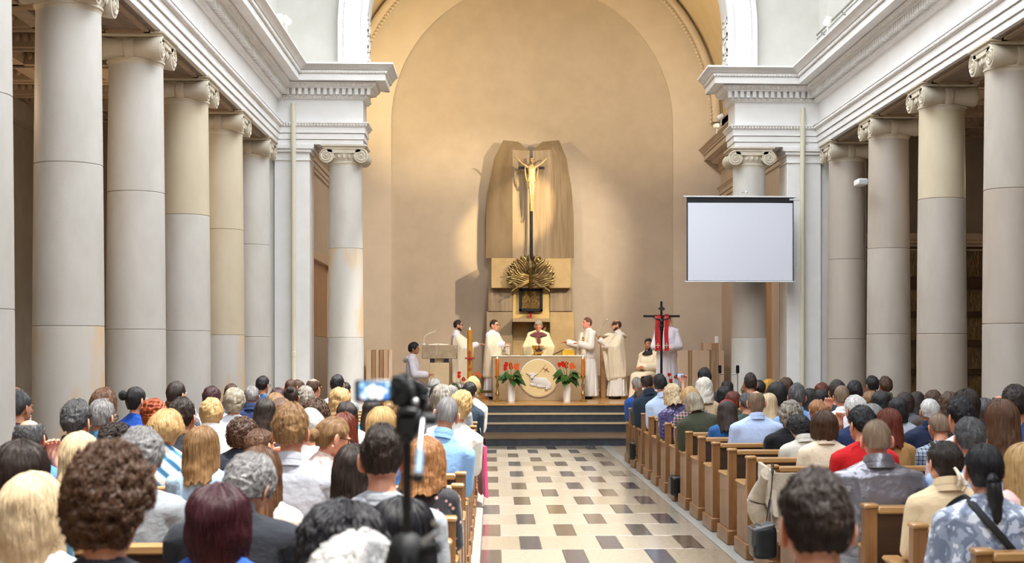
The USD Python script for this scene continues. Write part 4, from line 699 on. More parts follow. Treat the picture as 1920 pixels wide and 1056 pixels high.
part(md, 'halo_ring', tube([L(572 + 83 * math.cos(t), 648 + 83 * math.sin(t), .014) for t in np.linspace(0, 2 * np.pi, 50)], .008, 6), mat('halo_gold', 'b98f4a', .5)); part(md, 'halo', lathe([(83 * s_, 0), (83 * s_, .008), (.001, .008)], 40, L(572, 648, .008), axis='y'), mat('halo_white', 'f3efe6', .6))
sq = lambda x, y, r, d=.02: (S1 * [r * s_, .035, r * s_] + L(x, y, d))
P_ = lambda *b: m3.Manifold.hull_points(np.vstack(b))
lamb = [P_(sq(620, 735, 42), sq(700, 740, 52), sq(735, 765, 42)), P_(sq(620, 735, 40), sq(578, 720, 34), sq(570, 690, 30)), P_(sq(575, 665, 30, .035), sq(571, 700, 17, .045)), P_(sq(560, 770, 17), sq(600, 775, 18)), P_(sq(640, 785, 24), sq(690, 797, 12), sq(720, 795, 9)), P_(sq(745, 795, 26), sq(730, 822, 14)), P_(sq(775, 770, 12), sq(768, 810, 10)), P_(sq(530, 655, 6), sq(508, 642, 6), sq(545, 668, 7)), P_(sq(615, 655, 6), sq(636, 643, 6), sq(602, 668, 7))]
part(md, 'lamb', mesh_of(lamb, .02, 4), fleece, smooth=60); part(md, 'lamb_features', cat(*[(S1 * [r * s_, .012, r * .8 * s_] + L(x, y, .07), trimesh.creation.icosphere(1).faces) for x, y, r in ((545, 674, 6), (600, 674, 6), (571, 708, 9))], (S1 * [9 * s_, .02, 6 * s_] + L(722, 826, .04), trimesh.creation.icosphere(1).faces)), mat('lamb_dark', '3a2a2a', .6))
part(md, 'banner_pole', tube([L(652, 640, .02), L(688, 596, .025), L(722, 552, .02)], .005, 6), gold); fb = [L(x, y, .02) for x, y in ((700, 575), (772, 605), (748, 648), (690, 610))]; part(md, 'banner', hull([p + V(0, o, 0) for p in fb for o in (0, .008)]), mat('banner_white', 'f4f1ea', .7)); part(md, 'banner_cross', cat(tube([L(695, 592, .03), L(727, 608, .03), L(760, 632, .03)], .0065, 6), tube([L(742, 588, .03), L(725, 608, .03), L(708, 628, .03)], .0065, 6)), mat('banner_red', '8e1f2a', .6))
for sx_, lab in ((932.5, 'brass altar candlestick with orange candle left of the medallion'), (1093, 'brass altar candlestick with orange candle right of the medallion')):
    b = at(sx_, 752, 29.85); b[2] = .658; st = thing('candlestick', lab, 'candlestick', b); zc = Z_(705, b[0], 29.85) - .658; zt = Z_(673, b[0], 29.85) - .658
    part(st, 'stand', lathe([(.0, 0), (.085, .0), (.085, .015), (.05, .04), (.022, .06), (.02, .10), (.042, .14), (.045, .17), (.02, .21), (.016, .25), (.026, .30), (.034, .34), (.018, .40), (.016, zc - .08), (.05, zc - .03), (.055, zc), (.0, zc)], 24, b), brass, smooth=50)
    part(st, 'candle', lathe([(.036, zc), (.037, zt - .02), (.030, zt), (.0, zt - .006)], 20, b), wax_o); part(st, 'flame', lathe([(.0, zt), (.011, zt + .012), (.006, zt + .035), (.0, zt + .05)], 10, b), flame)
leaf_m = mat('anthurium_leaf', '2f5a22', .35, '1f4417', 8, spec=.5); red_f = mat('anthurium_red', 'd9311e', .25, 'c2241a', 6); or_f = mat('anthurium_orange', 'e0602e', .25); stem_m = mat('stem_green', '54702e', .5)
def leaf(c, d, L, W, droop, rg, up=(0, 0, 1)):                                 # heart-shaped blade with depth, from c along d
    d = np.array(d, float); d /= np.linalg.norm(d); r = np.cross(d, up); r /= np.linalg.norm(r) + 1e-9; u = np.cross(r, d); t = np.linspace(0, 1, 7); w = W * np.array([.35, .9, 1, .85, .6, .3, .02]); top = []
    for ti, wi in zip(t, w):
        p = c + d * L * ti - np.array([0, 0, droop * L * ti * ti]); top.append([p - r * wi + u * .12 * wi, p, p + r * wi + u * .12 * wi])
    top = np.array(top); v = np.concatenate([top.reshape(-1, 3), (top - u * .004).reshape(-1, 3)]); f = grid_faces(7, 3, wrap=False); return v, np.vstack([f, f[:, ::-1] + 21])
def anthurium(label, base, hv, rt, rb, z0, lh, seed, vase=True, group=None, nl=20, nf=11, spread=.22, fs=.085):
    rg = np.random.default_rng(seed); t = thing('potted_anthurium' if vase else 'flower_arrangement', label, 'flowers', base); c = np.array(base, float)
    if vase: part(t, 'vase', lathe([(.0, 0), (rb, 0), (rb + .004, .01), (rt, hv), (rt - .012, hv), (rt - .02, hv - .06), (.0, hv - .06)], 32, c), whitep)
    o = c + V(0, 0, hv - .03)
    for k in range(nl):
        a = k * 2.4 + rg.uniform(-.3, .3); e = rg.uniform(.05, .9); q = o + V(math.cos(a) * spread * .45, math.sin(a) * spread * .4, lh * (.25 + .55 * e)); part(t, 'leaf', leaf(q, (math.cos(a), math.sin(a), .1 - .7 * (1 - e)), rg.uniform(.16, .23), rg.uniform(.07, .10), .35, rg, (0, -.8, .6) if k % 2 else (0, -.2, 1)), leaf_m, smooth=60)
        part(t, 'leaf_stem', tube([o, (o + q) / 2 + V(0, 0, .02), q], .005, 5), stem_m, smooth=60)
    for k in range(nf):
        a = k * 2.1 + .4; rr = spread * (.35 + .6 * rg.random()); q = o + V(math.cos(a) * rr, math.sin(a) * rr * .6, lh * rg.uniform(.85, 1.25)); part(t, 'flower_stem', tube([o, (o * .4 + q * .6) + V(0, 0, .02), q], .004, 5), stem_m, smooth=60)
        part(t, 'spathe', leaf(q - V(math.cos(a), math.sin(a), 0) * .035, (math.cos(a) * .8, -.25, .75), fs, fs * .5, .1, rg, (0, -1, .2)), red_f if k % 3 else or_f, smooth=60); part(t, 'spadix', tube([q + V(0, -.01, .01), q + V(0, -.03, .05)], .007, 6), mat('spadix_yellow', 'e3b04a', .5), smooth=60)
anthurium('red anthurium in a tall white vase left of the altar medallion', at(959, 0, 29.7) * [1, 1, 0] + V(0, 0, .658), .37, .092, .07, 0, .36, 3)
anthurium('red anthurium in a tall white vase right of the altar medallion', at(1063, 0, 29.7) * [1, 1, 0] + V(0, 0, .658), .37, .092, .07, 0, .38, 8)
# on the altar
tz = a0[2] + .004
def vessel(name, lab, cat_, px, Yv, prof, m): b = at(px, 0, Yv); b[2] = tz; t = thing(name, lab, cat_, b); part(t, 'bowl' if name != 'paten' else 'plate', lathe(prof, 28, b), m, smooth=50); return t, b
t, b = vessel('chalice', 'tall gold chalice on the altar before the bowed celebrant', 'chalice', 1002, 30.6, [(.0, .0), (.06, 0), (.06, .01), (.02, .03), (.015, .07), (.026, .09), (.015, .11), (.03, .13), (.055, .19), (.058, .21), (.052, .205), (.0, .15)], gold)
t, b = vessel('ciborium', 'low gold ciborium bowl beside the tall chalice on the altar', 'bowl', 1011, 30.55, [(.0, 0), (.05, 0), (.05, .01), (.03, .02), (.09, .05), (.095, .07), (.085, .068), (.0, .04)], gold)
t, b = vessel('paten', 'flat gold paten at the left end of the altar', 'plate', 981, 30.6, [(.0, 0), (.07, .0), (.085, .01), (.08, .012), (.0, .006)], gold)
b = at(1060, 0, 30.65); b[2] = tz; bs = thing('missal_stand', 'yellow cloth-covered missal stand on the altar with an open book', 'book stand', b); yel = mat('yellow_cover', 'e0b122', .5, 'cf9f18', 5)
part(bs, 'stand', prism([(b[0] - .07, tz), (b[0] + .19, tz), (b[0] + .19, tz + .11), (b[0] + .02, tz + .13), (b[0] - .07, tz + .1)], 'y', 30.55, 30.85), yel); part(bs, 'sloping_board', hull([(b[0] - .26, y, tz + .005 + o) for y in (30.55, 30.85) for o in (0, .02)] + [(b[0] - .05, y, tz + .10 + o) for y in (30.55, 30.85) for o in (0, .02)]), mat('book_leather', '4a3a16', .5)); part(bs, 'page', hull([(b[0] - .03, y, tz + .135 + o) for y in (30.56, 30.84) for o in (0, .006)] + [(b[0] + .14, y, tz + .125 + o) for y in (30.56, 30.84) for o in (0, .012)]), mat('paper', 'f2ecdc', .8))
# ambo
am = thing('ambo', 'beige stone reading desk with an open book and gooseneck microphone', 'lectern', at(823, 0, 29.6) * [1, 1, 0] + V(0, 0, .657)); AM = 29.45; stone_am = mat('ambo_stone', 'ae9b80', .5, '988468', 8, bump=.1, bscale=100); stone_am2 = mat('ambo_base_stone', 'd3bd98', .5, 'c2a97f', 3)
p = lambda x, y: at(x, y, AM)
part(am, 'desk', bev(p(791, 0)[0], p(856.5, 0)[0], AM - .05, AM + .5, p(0, 673)[2], p(0, 647)[2], .008), stone_am); part(am, 'base', bev(p(805, 0)[0], p(842, 0)[0], AM, AM + .42, .657, p(0, 680.5)[2], .008), stone_am2)
for xa, xb in ((806, 814), (816, 829), (831, 841)): part(am, 'neck_block', bev(p(xa, 0)[0], p(xb, 0)[0], AM + .03, AM + .4, p(0, 681)[2], p(0, 672)[2], .004), stone_am2 if xa == 816 else mat('dark_neck', '34373d', .4))
zt = p(0, 647)[2]; bk = thing('open_book', 'open white-paged book lying on the ambo desk', 'book', p(823, 647)); xq = p(822, 0)[0]
for s in (-1, 1): part(bk, 'page_block', hull([(xq + s * .005, y, zt + h) for y in (AM + .02, AM + .34) for h in (0, .035)] + [(xq + s * .20, y, zt + h) for y in (AM + .02, AM + .34) for h in (0, .016)]), mats['paper'])
mk = thing('microphone', 'white gooseneck microphone rising from the left corner of the ambo', 'microphone', p(795, 647)); part(mk, 'gooseneck', tube(spline([p(795.5, 648), p(795, 636), p(800, 628), p(812, 623), p(816, 621)], 16), .006, 8), whitep, smooth=60); part(mk, 'foot', lathe([(.035, 0), (.03, .03), (.0, .035)], 14, p(795, 647)), whitep); e = p(817, 620); part(mk, 'capsule', lathe([(.0, -.018), (.016, -.01), (.018, .008), (.0, .02)], 12, e), mat('mic_foam', 'cbb98a', .8))
l2 = thing('lectern', 'narrow wooden lectern with an open book behind the concelebrants', 'lectern', at(1142, 0, 32.3) * [1, 1, 0] + V(0, 0, .657)); LY = 32.3; p = lambda x, y: at(x, y, LY)
part(l2, 'post', bev(p(1127, 0)[0], p(1136, 0)[0], LY, LY + .3, .657, p(0, 632)[2], .006), tanm2); part(l2, 'desk', bev(p(1124, 0)[0], p(1160, 0)[0], LY - .1, LY + .35, p(0, 633)[2], p(0, 629.5)[2], .006), mats['shelf_stone']); part(l2, 'book', hull([tuple(p(x, y) + V(0, o, 0)) for x, y in ((1131, 629), (1158, 629), (1140, 624), (1155, 626)) for o in (-.05, .25)]), mats['paper'])
m2_ = thing('microphone', 'thin microphone boom slanting up beside the wooden lectern', 'microphone', p(1124, 620)); part(m2_, 'boom', tube([p(1125, 631), p(1130, 610), p(1138, 600)], .006, 8), mat('steel', 'b8babd', .3, metal=.9)); part(m2_, 'capsule', (S1 * .022 + p(1138.5, 599.5), trimesh.creation.icosphere(1).faces), mats['mic_foam'])
# paschal candle
pc = at(881, 0, 29.2); pc[2] = .658; pa = thing('paschal_candle', 'tall ochre candle with red cross and letters beside the ambo', 'candle', pc); z1, z0 = Z_(619, pc[0], 29.2), Z_(712, pc[0], 29.2)
part(pa, 'candle', lathe([(.052, z0 - pc[2]), (.054, z1 - pc[2] - .02), (.046, z1 - pc[2]), (.0, z1 - pc[2] - .01)], 28, pc), wax_y); part(pa, 'stand', lathe([(.0, 0), (.15, 0), (.15, .03), (.03, .06), (.03, z0 - pc[2] - .05), (.08, z0 - pc[2]), (.0, z0 - pc[2])], 24, pc), brass); part(pa, 'flame', lathe([(.0, z1 - pc[2]), (.013, z1 - pc[2] + .015), (.0, z1 - pc[2] + .06)], 10, pc), flame)
def letters(txt, h, px, py): m = meshkit.text_mesh(txt, h, .006, bold=True); v = np.array(m.vertices); v = v - [v[:, 0].mean(), 0, 0]; o = at(px, py, 29.14); return (np.c_[o[0] + v[:, 0], o[1] - v[:, 2], o[2] + v[:, 1]], np.array(m.faces)[:, ::-1])
part(pa, 'emblem', cat(letters('A', .07, 881, 664), letters('\u03a9', .06, 881, 695), bev(pc[0] - .013, pc[0] + .013, 29.125, 29.15, Z_(684, pc[0], 29.2), Z_(665, pc[0], 29.2), .004), bev(pc[0] - .10, pc[0] + .10, 29.12, 29.15, Z_(673.5, pc[0], 29.2), Z_(670.5, pc[0], 29.2), .004), (S1 * [.03, .012, .035] + V(pc[0], 29.14, Z_(672, pc[0], 29.2)), trimesh.creation.icosphere(1).faces)), redm)
anthurium('red flowers and greenery wreathed around the foot of the paschal candle', V(pc[0] - .10, 28.95, .66), .12, .1, .1, 0, .40, 14, vase=False, nl=26, nf=7, spread=.36)
anthurium('red and purple flowers low on the platform under the processional cross', at(1268, 0, 28.95) * [1, 1, 0] + V(0, 0, .66), .10, .1, .1, 0, .42, 21, vase=False, nl=10, nf=5, spread=.2)
# sedilia panels at either side
for lab, (ps, Yp, z0_, tops) in (('light and dark stone slab bench end left of the apse', ([686, 697, 704, 711, 719, 728, 735.5], 33.2, .8, [656] * 6)), ('stone slab seat panels right of the apse behind the white robe', ([1266, 1291, 1297, 1331, 1347, 1358], 32.4, .66, [657, 657, 657.5, 656.5, 657]))):
    t = thing('sedilia', lab, 'bench', at(ps[0], 0, Yp) * [1, 1, 0] + V(0, 0, z0_)); cs = ['d3bfa6', 'a98a66', 'cdb79c', '9a7c5c', 'c9a98c', 'd8c4b2']
    for k, (xa, xb) in enumerate(zip(ps[:-1], ps[1:])): A, B = at(xa, tops[k], Yp), at(xb, tops[k], Yp); part(t, 'slab', bev(A[0] + .004, B[0] - .004, Yp - .02 * (k % 2), Yp + .3, z0_, A[2], .005), mat('slab_' + cs[k % 6], cs[k % 6], .5, stretch=(6, 6, .5), c2=cs[(k + 2) % 6], scale=2, lo=.45, hi=.9))
t = thing('sedilia', 'raised stone block with dark band at far right of the apse', 'bench', at(1335, 0, 33.0) * [1, 1, 0] + V(0, 0, .8)); A, B = at(1319, 643, 33), at(1352, 657, 33); part(t, 'block', bev(A[0], B[0], 33.0, 33.4, .8, A[2], .006), mats['slab_c9a98c']); part(t, 'dark_panel', bev(at(1334, 0, 33)[0], at(1346, 0, 33)[0], 32.985, 33.02, 1.5, A[2] - .01, .003), mats['slab_a98a66'])
q = at(1344, 643, 33.15); q[2] = A[2]; pcn = thing('pillar_candle', 'thick white pillar candle on the stone block right of the apse', 'candle', q); part(pcn, 'wax', lathe([(.0, 0), (.05, 0), (.05, .15), (.044, .155), (.0, .15)], 20, q), whitep); part(pcn, 'wick', tube([q + V(0, 0, .15), q + V(.002, 0, .16), q + V(0, 0, .17)], .003, 5), iron)
# processional cross with a stole
cb = at(1240, 0, 28.05); cb[2] = .317; pcx = thing('processional_cross', 'tall black processional cross with dark figure standing right of the platform', 'cross', cb); blk_w = mat('black_wood', '101014', .35); zz = lambda y: Z_(y, cb[0], 28.0)
part(pcx, 'shaft', bev(cb[0] - .022, cb[0] + .022, 28.02, 28.07, .34, zz(565), .005), blk_w); part(pcx, 'crossbar', bev(at(1206.5, 0, 28)[0], at(1275, 0, 28)[0], 28.02, 28.06, zz(595), zz(591), .005), blk_w); part(pcx, 'foot', lathe([(.0, 0), (.2, 0), (.2, .03), (.03, .06), (.0, .07)], 24, cb), blk_w)
part(pcx, 'name_board', hull([(cb[0] + dx, y, zz(580.5) + dz) for dx, dz in ((-.07, .01), (.075, .0), (.04, .05), (-.04, .045), (0, -.03)) for y in (28.0, 28.02)]), mat('name_board', '3a2a22', .5)); corpus(pcx, 'figure', V(cb[0], 27.98, zz(640)), .52, mat('dark_figure', '17181b', .35, metal=.3), .05)
st = thing('stole', 'red stole with cream crosses draped over the processional cross arms', 'stole', V(cb[0], 28.0, zz(592))); rd = mat('red_silk', 'd5121a', .45, 'b50d14', 4, sheen=.3)
for xa, xb, ya, yb in ((1228, 1238.5, 590, 658), (1245.5, 1253.5, 590, 658)):
    xs_ = np.linspace(0, 1, 5); rr = [[(at(xa + (xb - xa) * u, 0, 28)[0] + .006 * math.sin(9 * v), 28.075 + o - .06 * (1 if v > .04 else 0) + .006 * math.sin(u * 9 + v * 5), zz(ya + (yb - ya) * v)) for u in xs_] + [(at(xb - (xb - xa) * u, 0, 28)[0] + .006 * math.sin(9 * v), 28.083 + o - .06 * (1 if v > .04 else 0) + .006 * math.sin(9 - u * 9 + v * 5), zz(ya + (yb - ya) * v)) for u in xs_] for v in np.linspace(0, 1, 14) for o in (-.03,)]
    part(st, 'band', rings(np.array(rr)), rd, smooth=60); xm_ = at((xa + xb) / 2, 0, 28)[0]; part(st, 'cross_emblem', cat(bev(xm_ - .008, xm_ + .008, 27.965, 27.985, zz(653), zz(643), .002), bev(xm_ - .035, xm_ + .035, 27.965, 27.985, zz(649), zz(646.8), .002)), cream)
# projection screen, pipes, rails, lamps, small devices
SY = 23.55; s0, s1 = at(1287.5, 370, SY), at(1488, 528, SY); sc = thing('projection_screen', 'white pull-down projection screen hanging before the right front column', 'screen', at(1388, 365, SY)); blk_p = mat('screen_black_border', '10131c', .6); alu = mat('aluminium_case', 'dfe3ea', .35)
part(sc, 'fabric', bev(s0[0], s1[0], SY, SY + .006, s1[2], s0[2], .001), blk_p, smooth=False); part(sc, 'picture_area', bev(at(1289.8, 0, SY)[0], at(1486.2, 0, SY)[0], SY - .004, SY, at(0, 523.5, SY)[2], at(0, 374.5, SY)[2], .001), mat('screen_white', 'dde2ee', .85), smooth=False)
part(sc, 'case', bev(at(1281, 0, SY)[0], at(1493, 0, SY)[0], SY - .04, SY + .05, s0[2] - .002, at(0, 361.5, SY)[2], .012), alu); part(sc, 'bottom_bar', bev(at(1284, 0, SY)[0], at(1491, 0, SY)[0], SY - .012, SY + .014, s1[2] - .014, s1[2] + .006, .006), alu); part(sc, 'end_cap', bev(at(1480, 0, SY)[0], at(1499, 0, SY)[0], SY - .02, SY + .03, at(0, 369.5, SY)[2], at(0, 366, SY)[2], .004), alu)
part(sc, 'bracket', cat(tube([at(1400, 361, SY), at(1400, 361, SY) + V(0, .1, .03), at(1400, 361, SY) + V(0, .45, .05)], .012, 8), (S1 * .02 + at(1400, 361, SY), trimesh.creation.icosphere(1).faces)), alu)
pipe_m = mat('cream_pipe', 'd6d0ba', .4)
for px, ytop, lab in ((550.3, 193.5, 'cream vertical pipe on the left pilaster'), (1504.7, 202, 'cream vertical pipe on the right pilaster beside the screen')):
    b = at(px, 0, 23.92); b[2] = 0; z1 = Z_(ytop, b[0], 23.9); t = thing('pipe', lab, 'pipe', b); part(t, 'tube', lathe([(.042, 0.0), (.042, z1), (.034, z1), (.034, z1 - .1), (.0, z1 - .1)], 24, b), pipe_m); [part(t, 'coupling', lathe([(.042, z), (.046, z + .005), (.046, z + .09), (.042, z + .095)], 24, b), pipe_m) for z in (3.9, 1.6)]
def flood(px, py, Y, lab, tgt, m=whitep):
    c = at(px, py, Y); t = thing('spotlight', lab, 'spotlight', c); d = np.array(tgt, float) - c; d /= np.linalg.norm(d); u = lathe([(.0, -.075), (.045, -.075), (.05, -.06), (.062, .06), (.055, .06), (.05, .045), (.0, .045)], 20); z = d; x = np.cross([0, 0, 1], z); x /= np.linalg.norm(x); y = np.cross(z, x)
    part(t, 'housing', (u[0] @ np.array([x, y, z]) + c, u[1]), m, smooth=40); l = lathe([(.0, .047), (.05, .047), (.05, .05), (.0, .052)], 20); part(t, 'lens', (l[0] @ np.array([x, y, z]) + c, l[1]), mat('lit_lens', 'ffe2b0', emit=12)); part(t, 'bracket', tube([c - d * .03 + V(0, 0, -.02), c + V(0, 0, -.1), c + V(0, 0, -.17)], .012, 8), m)
flood(537, 38, 22.6, 'white spotlight on the left cornice', (1, 30, 2)); flood(524, 36, 22.2, 'second white spotlight on the left cornice, nearer the camera', (-3.4, 23, 6.0)); flood(1552, 40, 22.3, 'white spotlight on the right cornice below the rail', (5.0, 23, 5.8)); flood(1344, 236, 31.0, 'small warm spotlight on the chancel cornice at right', (4.6, 33, 6.6)); flood(1352, 219, 30.2, 'upper warm spotlight on the chancel cornice at right', (1, 33, 4))
t = thing('handrail', 'grey metal rail on the right clerestory wall', 'rail', at(1560, 25, 22)); r0, r1 = V(5.38, 23.7, 6.95), V(5.38, 14, 6.95); part(t, 'rail', tube([r0, (r0 + r1) / 2, r1], .018, 10), mat('rail_grey', '8f9188', .4)); part(t, 'rail_lower', tube([r0 - V(0, 0, .07), (r0 + r1) / 2 - V(0, 0, .07), r1 - V(0, 0, .07)], .012, 8), mats['rail_grey'])
for y in np.arange(15, 23.8, 1.4): part(t, 'rail_bracket', tube([(5.38, y, 6.95), (5.40, y, 6.9), (5.47, y, 6.88)], .012, 6), mats['rail_grey'])
c = at(1616, 342, 20.6); t = thing('wall_speaker', 'small white speaker box on the third right column', 'speaker', c); part(t, 'case', bev(c[0] - .07, c[0] + .075, c[1] - .06, c[1] + .2, c[2] - .04, c[2] + .05, .012), whitep); part(t, 'grille', bev(c[0] - .055, c[0] + .06, c[1] - .064, c[1] - .058, c[2] - .028, c[2] + .038, .002), mat('grille_grey', 'b9bcc2', .6))
for px, lab in ((1349.5, 'black slim speaker on a thin stand, left of the pair near the right column'), (1383, 'black slim speaker on a thin stand in front of the right column')):
    b = at(px, 0, 23.2); b[2] = 0; t = thing('speaker_stand', lab, 'speaker', b); zt = Z_(685, b[0], 23.2); part(t, 'speaker', bev(b[0] - .025, b[0] + .025, 23.17, 23.23, zt - .13, zt, .012), iron); part(t, 'pole', tube([b + V(0, 0, .02), b + V(0, 0, .8), V(b[0], 23.2, zt - .12)], .008, 8), mats['steel']); part(t, 'clamp', tube([V(b[0], 23.2, zt - .14), V(b[0] - .03 if px > 1360 else b[0] + .03, 23.2, zt - .145), V(b[0] - .10 if px > 1360 else b[0] + .08, 23.2, zt - .15)], .009, 6), mats['steel'])
    for k in range(3): part(t, 'foot', tube([b + V(0, 0, .12), b + V(.1 * math.cos(k * 2.1), .1 * math.sin(k * 2.1), .06), b + V(.2 * math.cos(k * 2.1), .2 * math.sin(k * 2.1), .008)], .008, 6), mats['steel'])
# ================================================================== clergy on the platform
alb = mat('alb_linen', 'eae6e2', .8, 'e2ddd8', 4, sheen=.2); alb_v = mat('alb_white', 'e9e7f0', .8, 'dfdcea', 4, sheen=.2); chas = mat('cream_chasuble', 'efe4cd', .75, 'e7dabf', 3, sheen=.25); gold_c = mat('golden_cream_chasuble', 'f2e4b8', .7, 'ead8a4', 4, sheen=.25); maroon = mat('maroon_velvet', '5a1626', .7, sheen=.4); eye_m = mat('eye_dark', '1a1210', .3); lip_m = mat('lip', 'b5665a', .5); brow_m = mat('brow_dark', '2a1c14', .7); blackc = mat('black_cassock', '17171b', .7)
def ell(cx, cy, z, a, b, n=24): t = np.linspace(0, 2 * np.pi, n, endpoint=False); return np.c_[cx + a * np.cos(t), cy + b * np.sin(t), np.full(n, z)]
def folds(v, f, z_top, amp, n, seed, c=(0, 0)):
    seed = int(seed)
    t = trimesh.Trimesh(v, f, process=False); nr = np.array(t.vertex_normals); a = np.arctan2(v[:, 1] - c[1], v[:, 0] - c[0]); k = np.clip((z_top - v[:, 2]) / z_top, 0, 1) ** .8
    ph = meshkit.noise(np.c_[np.cos(a) * 2, np.sin(a) * 2, v[:, 2] * 1.2] + seed, seed) * 6; w = np.cos(a * n + ph) * .6 + np.cos(a * n * 1.7 + ph * 1.4 + 1) * .4; return v + nr * (w * amp * k + .006 * (meshkit.fbm(v * 7 + seed, 2, seed) - .5))[:, None] * [1, 1, .2]
def cleric(px, top_y, Y, zf, yaw, label, J, hair='short', col='dark', outer=None, om=None, H=None, head=(0, 0, 0), extras=(), seat=False, robe=alb, sk='fair', beard=None, hooded=False, hk=None):
    b = at(px, 0, Y); b[2] = zf; zt = Z_(top_y, b[0], Y); sc = (zt - zf) / ((1.31 if seat else 1.79) - (.015 if head[1] else 0)); t = thing('person', label, 'person', b, rotz=0)
    M = Rm(*head); hc = J['hc']; off = hc - V(0, .025, 1.185)
    W = lambda v: rot(np.asarray(v) * sc, yaw)
    put = lambda n, m, mm, lab=None, s=60, uv=None: part(t, n, (W(m[0]), m[1]), mm, world=False, smooth=s if uv is None else 60, uv=uv, label=lab)
    HM = lambda v: (np.asarray(v) - V(0, .025, 1.185)) @ M.T + V(0, .025, 1.185) + off
    put('body', body_of(J, S2, .03, M=M), skin[sk]); hs = dict(ST[hair]); hs.update(hk or {})
    v, f, uv = hair_shell(hs, 60, 40, int(px)); put('hair', (HM(v), f), hmat(col), uv=uv)
    for s in (-1, 1):
        put('eye', (HM(S1 * [.011, .006, .007] + V(s * .031, .107, 1.192)), trimesh.creation.icosphere(1).faces), eye_m); bb = tube([V(s * .016, .112, 1.208), V(s * .032, .113, 1.213), V(s * .048, .10, 1.207)], .0045, 6); put('eyebrow', (HM(bb[0]), bb[1]), brow_m)
    bb = tube([V(-.02, .108, 1.117), V(0, .116, 1.118), V(.02, .108, 1.117)], .005, 6); put('mouth', (HM(bb[0]), bb[1]), lip_m)
    if beard: bm = mesh_of([bone(S1, (V(-.055, .03, 1.125), (.012, .03, .03)), (V(0, .072, 1.085), (.036, .03, .024))), bone(S1, (V(.055, .03, 1.125), (.012, .03, .03)), (V(0, .072, 1.085), (.036, .03, .024)))], .02, 2); put('beard', (HM(bm[0]), bm[1]), hmat(beard))
    if 'specs' in extras:
        m = []
        for s in (-1, 1): a = np.linspace(0, 2 * np.pi, 16); m.append(tube(np.c_[s * .033 + .025 * np.cos(a), np.full(16, .124), 1.192 + .018 * np.sin(a)], .0035, 5)); m.append(tube([(s * .058, .12, 1.197), (s * .078, .06, 1.197), (s * .083, -.01, 1.19)], .0035, 5))
        m.append(tube([(-.008, .126, 1.193), (0, .128, 1.195), (.008, .126, 1.193)], .003, 5)); mm = cat(*m); put('spectacles', (HM(mm[0]), mm[1]), specs_m)
    sl = []
    for n in 'lr': sl += [bone(S1, (J['sh' + n], .072), (J['el' + n], .085)), bone(S1, (J['el' + n], .085), (J['wr' + n] + (J['el' + n] - J['wr' + n]) * .12, .078))]
    if seat: bones = torso(J, S1, .03) + sl + [m3.Manifold.hull_points(np.vstack([S1 * .12 + J['hipl'], S1 * .12 + J['hipr'], S1 * .09 + J['knl'], S1 * .09 + J['knr']])), m3.Manifold.hull_points(np.vstack([S1 * .09 + J['knl'], S1 * .09 + J['knr'], ell(0, .46, .06, .22, .13)]))]
    else: bones = torso(J, S1, .03) + sl + [m3.Manifold.hull_points(np.vstack([ell(0, 0, 1.15, .17, .13), ell(0, .0, .95, .19, .15), ell(0, .01, .07, .27, .22)]))]
    rv, rf = mesh_of(bones, .035, 6); put('alb', (folds(rv, rf, 1.2 if not seat else .6, .026, 11, px, (0, 0 if not seat else .3)), rf), robe)
    cr = np.array([[(math.sin(u) * r, -.01 + math.cos(u) * r * .95, J['neck'][2] + z + .012 * (1 - math.cos(u))) for u in np.linspace(0, 2 * np.pi, 24, endpoint=False)] for r, z in ((.085, -.02), (.07, .01), (.064, .045), (.070, .045), (.078, .012))]); m = rings(cr, False, False); put('neckband', m, robe)
    if outer:
        hs_ = []
        for n, s in (('l', -1), ('r', 1)):
            e, w = J['el' + n], J['wr' + n]; mid = e * .45 + w * .55; drop = .50 if outer == 'chasuble' else .42
            hs_.append(m3.Manifold.hull_points(np.vstack([S1 * .075 + J['sh' + n], S1 * .07 + J['neck'] * V(1, 1, 1) + V(0, 0, -.04), S1 * .09 + e, S1 * .085 + mid, ell(s * .09, -.02, drop, .17, .18), ell(s * .06, .05, drop - .04, .17, .18)])))
        hs_.append(m3.Manifold.hull_points(np.vstack([S1 * .08 + J['shl'], S1 * .08 + J['shr'], ell(0, .02, drop, .27, .23), ell(0, .03, drop - .08, .18, .2)])))
        ov, of = mesh_of(hs_, .04, 8); put('chasuble' if outer == 'chasuble' else 'cape', (folds(ov, of, 1.45, .030, 8, px + 5), of), om)
    if hooded: hm = mesh_of([bone(S1, (V(-.09, -.10, 1.46), .05), (V(.09, -.10, 1.46), .05), (V(0, -.16, 1.42), .05)), bone(S1, (V(-.10, .03, 1.49), .032), (V(-.09, -.10, 1.47), .045)), bone(S1, (V(.10, .03, 1.49), .032), (V(.09, -.10, 1.47), .045))], .03, 4); put('hood', hm, om or robe)
    for n in 'lr': m = mesh_of([feet(J, S1, .012)[0 if n == 'l' else 1]], .05, 1); put('shoe', m, shoe)
    return t, W, put, HM, J, sc, b
Jx = standing
def arms(l, r, **k):
    J = standing(**k)
    for n, q in (('l', l), ('r', r)):
        if q: J['el' + n], J['wr' + n], J['hd' + n] = map(lambda a: np.array(a, float), q[:3])
        if q and len(q) > 3: J['up' + n] = q[3]
    return J
Mb = mats['paper']
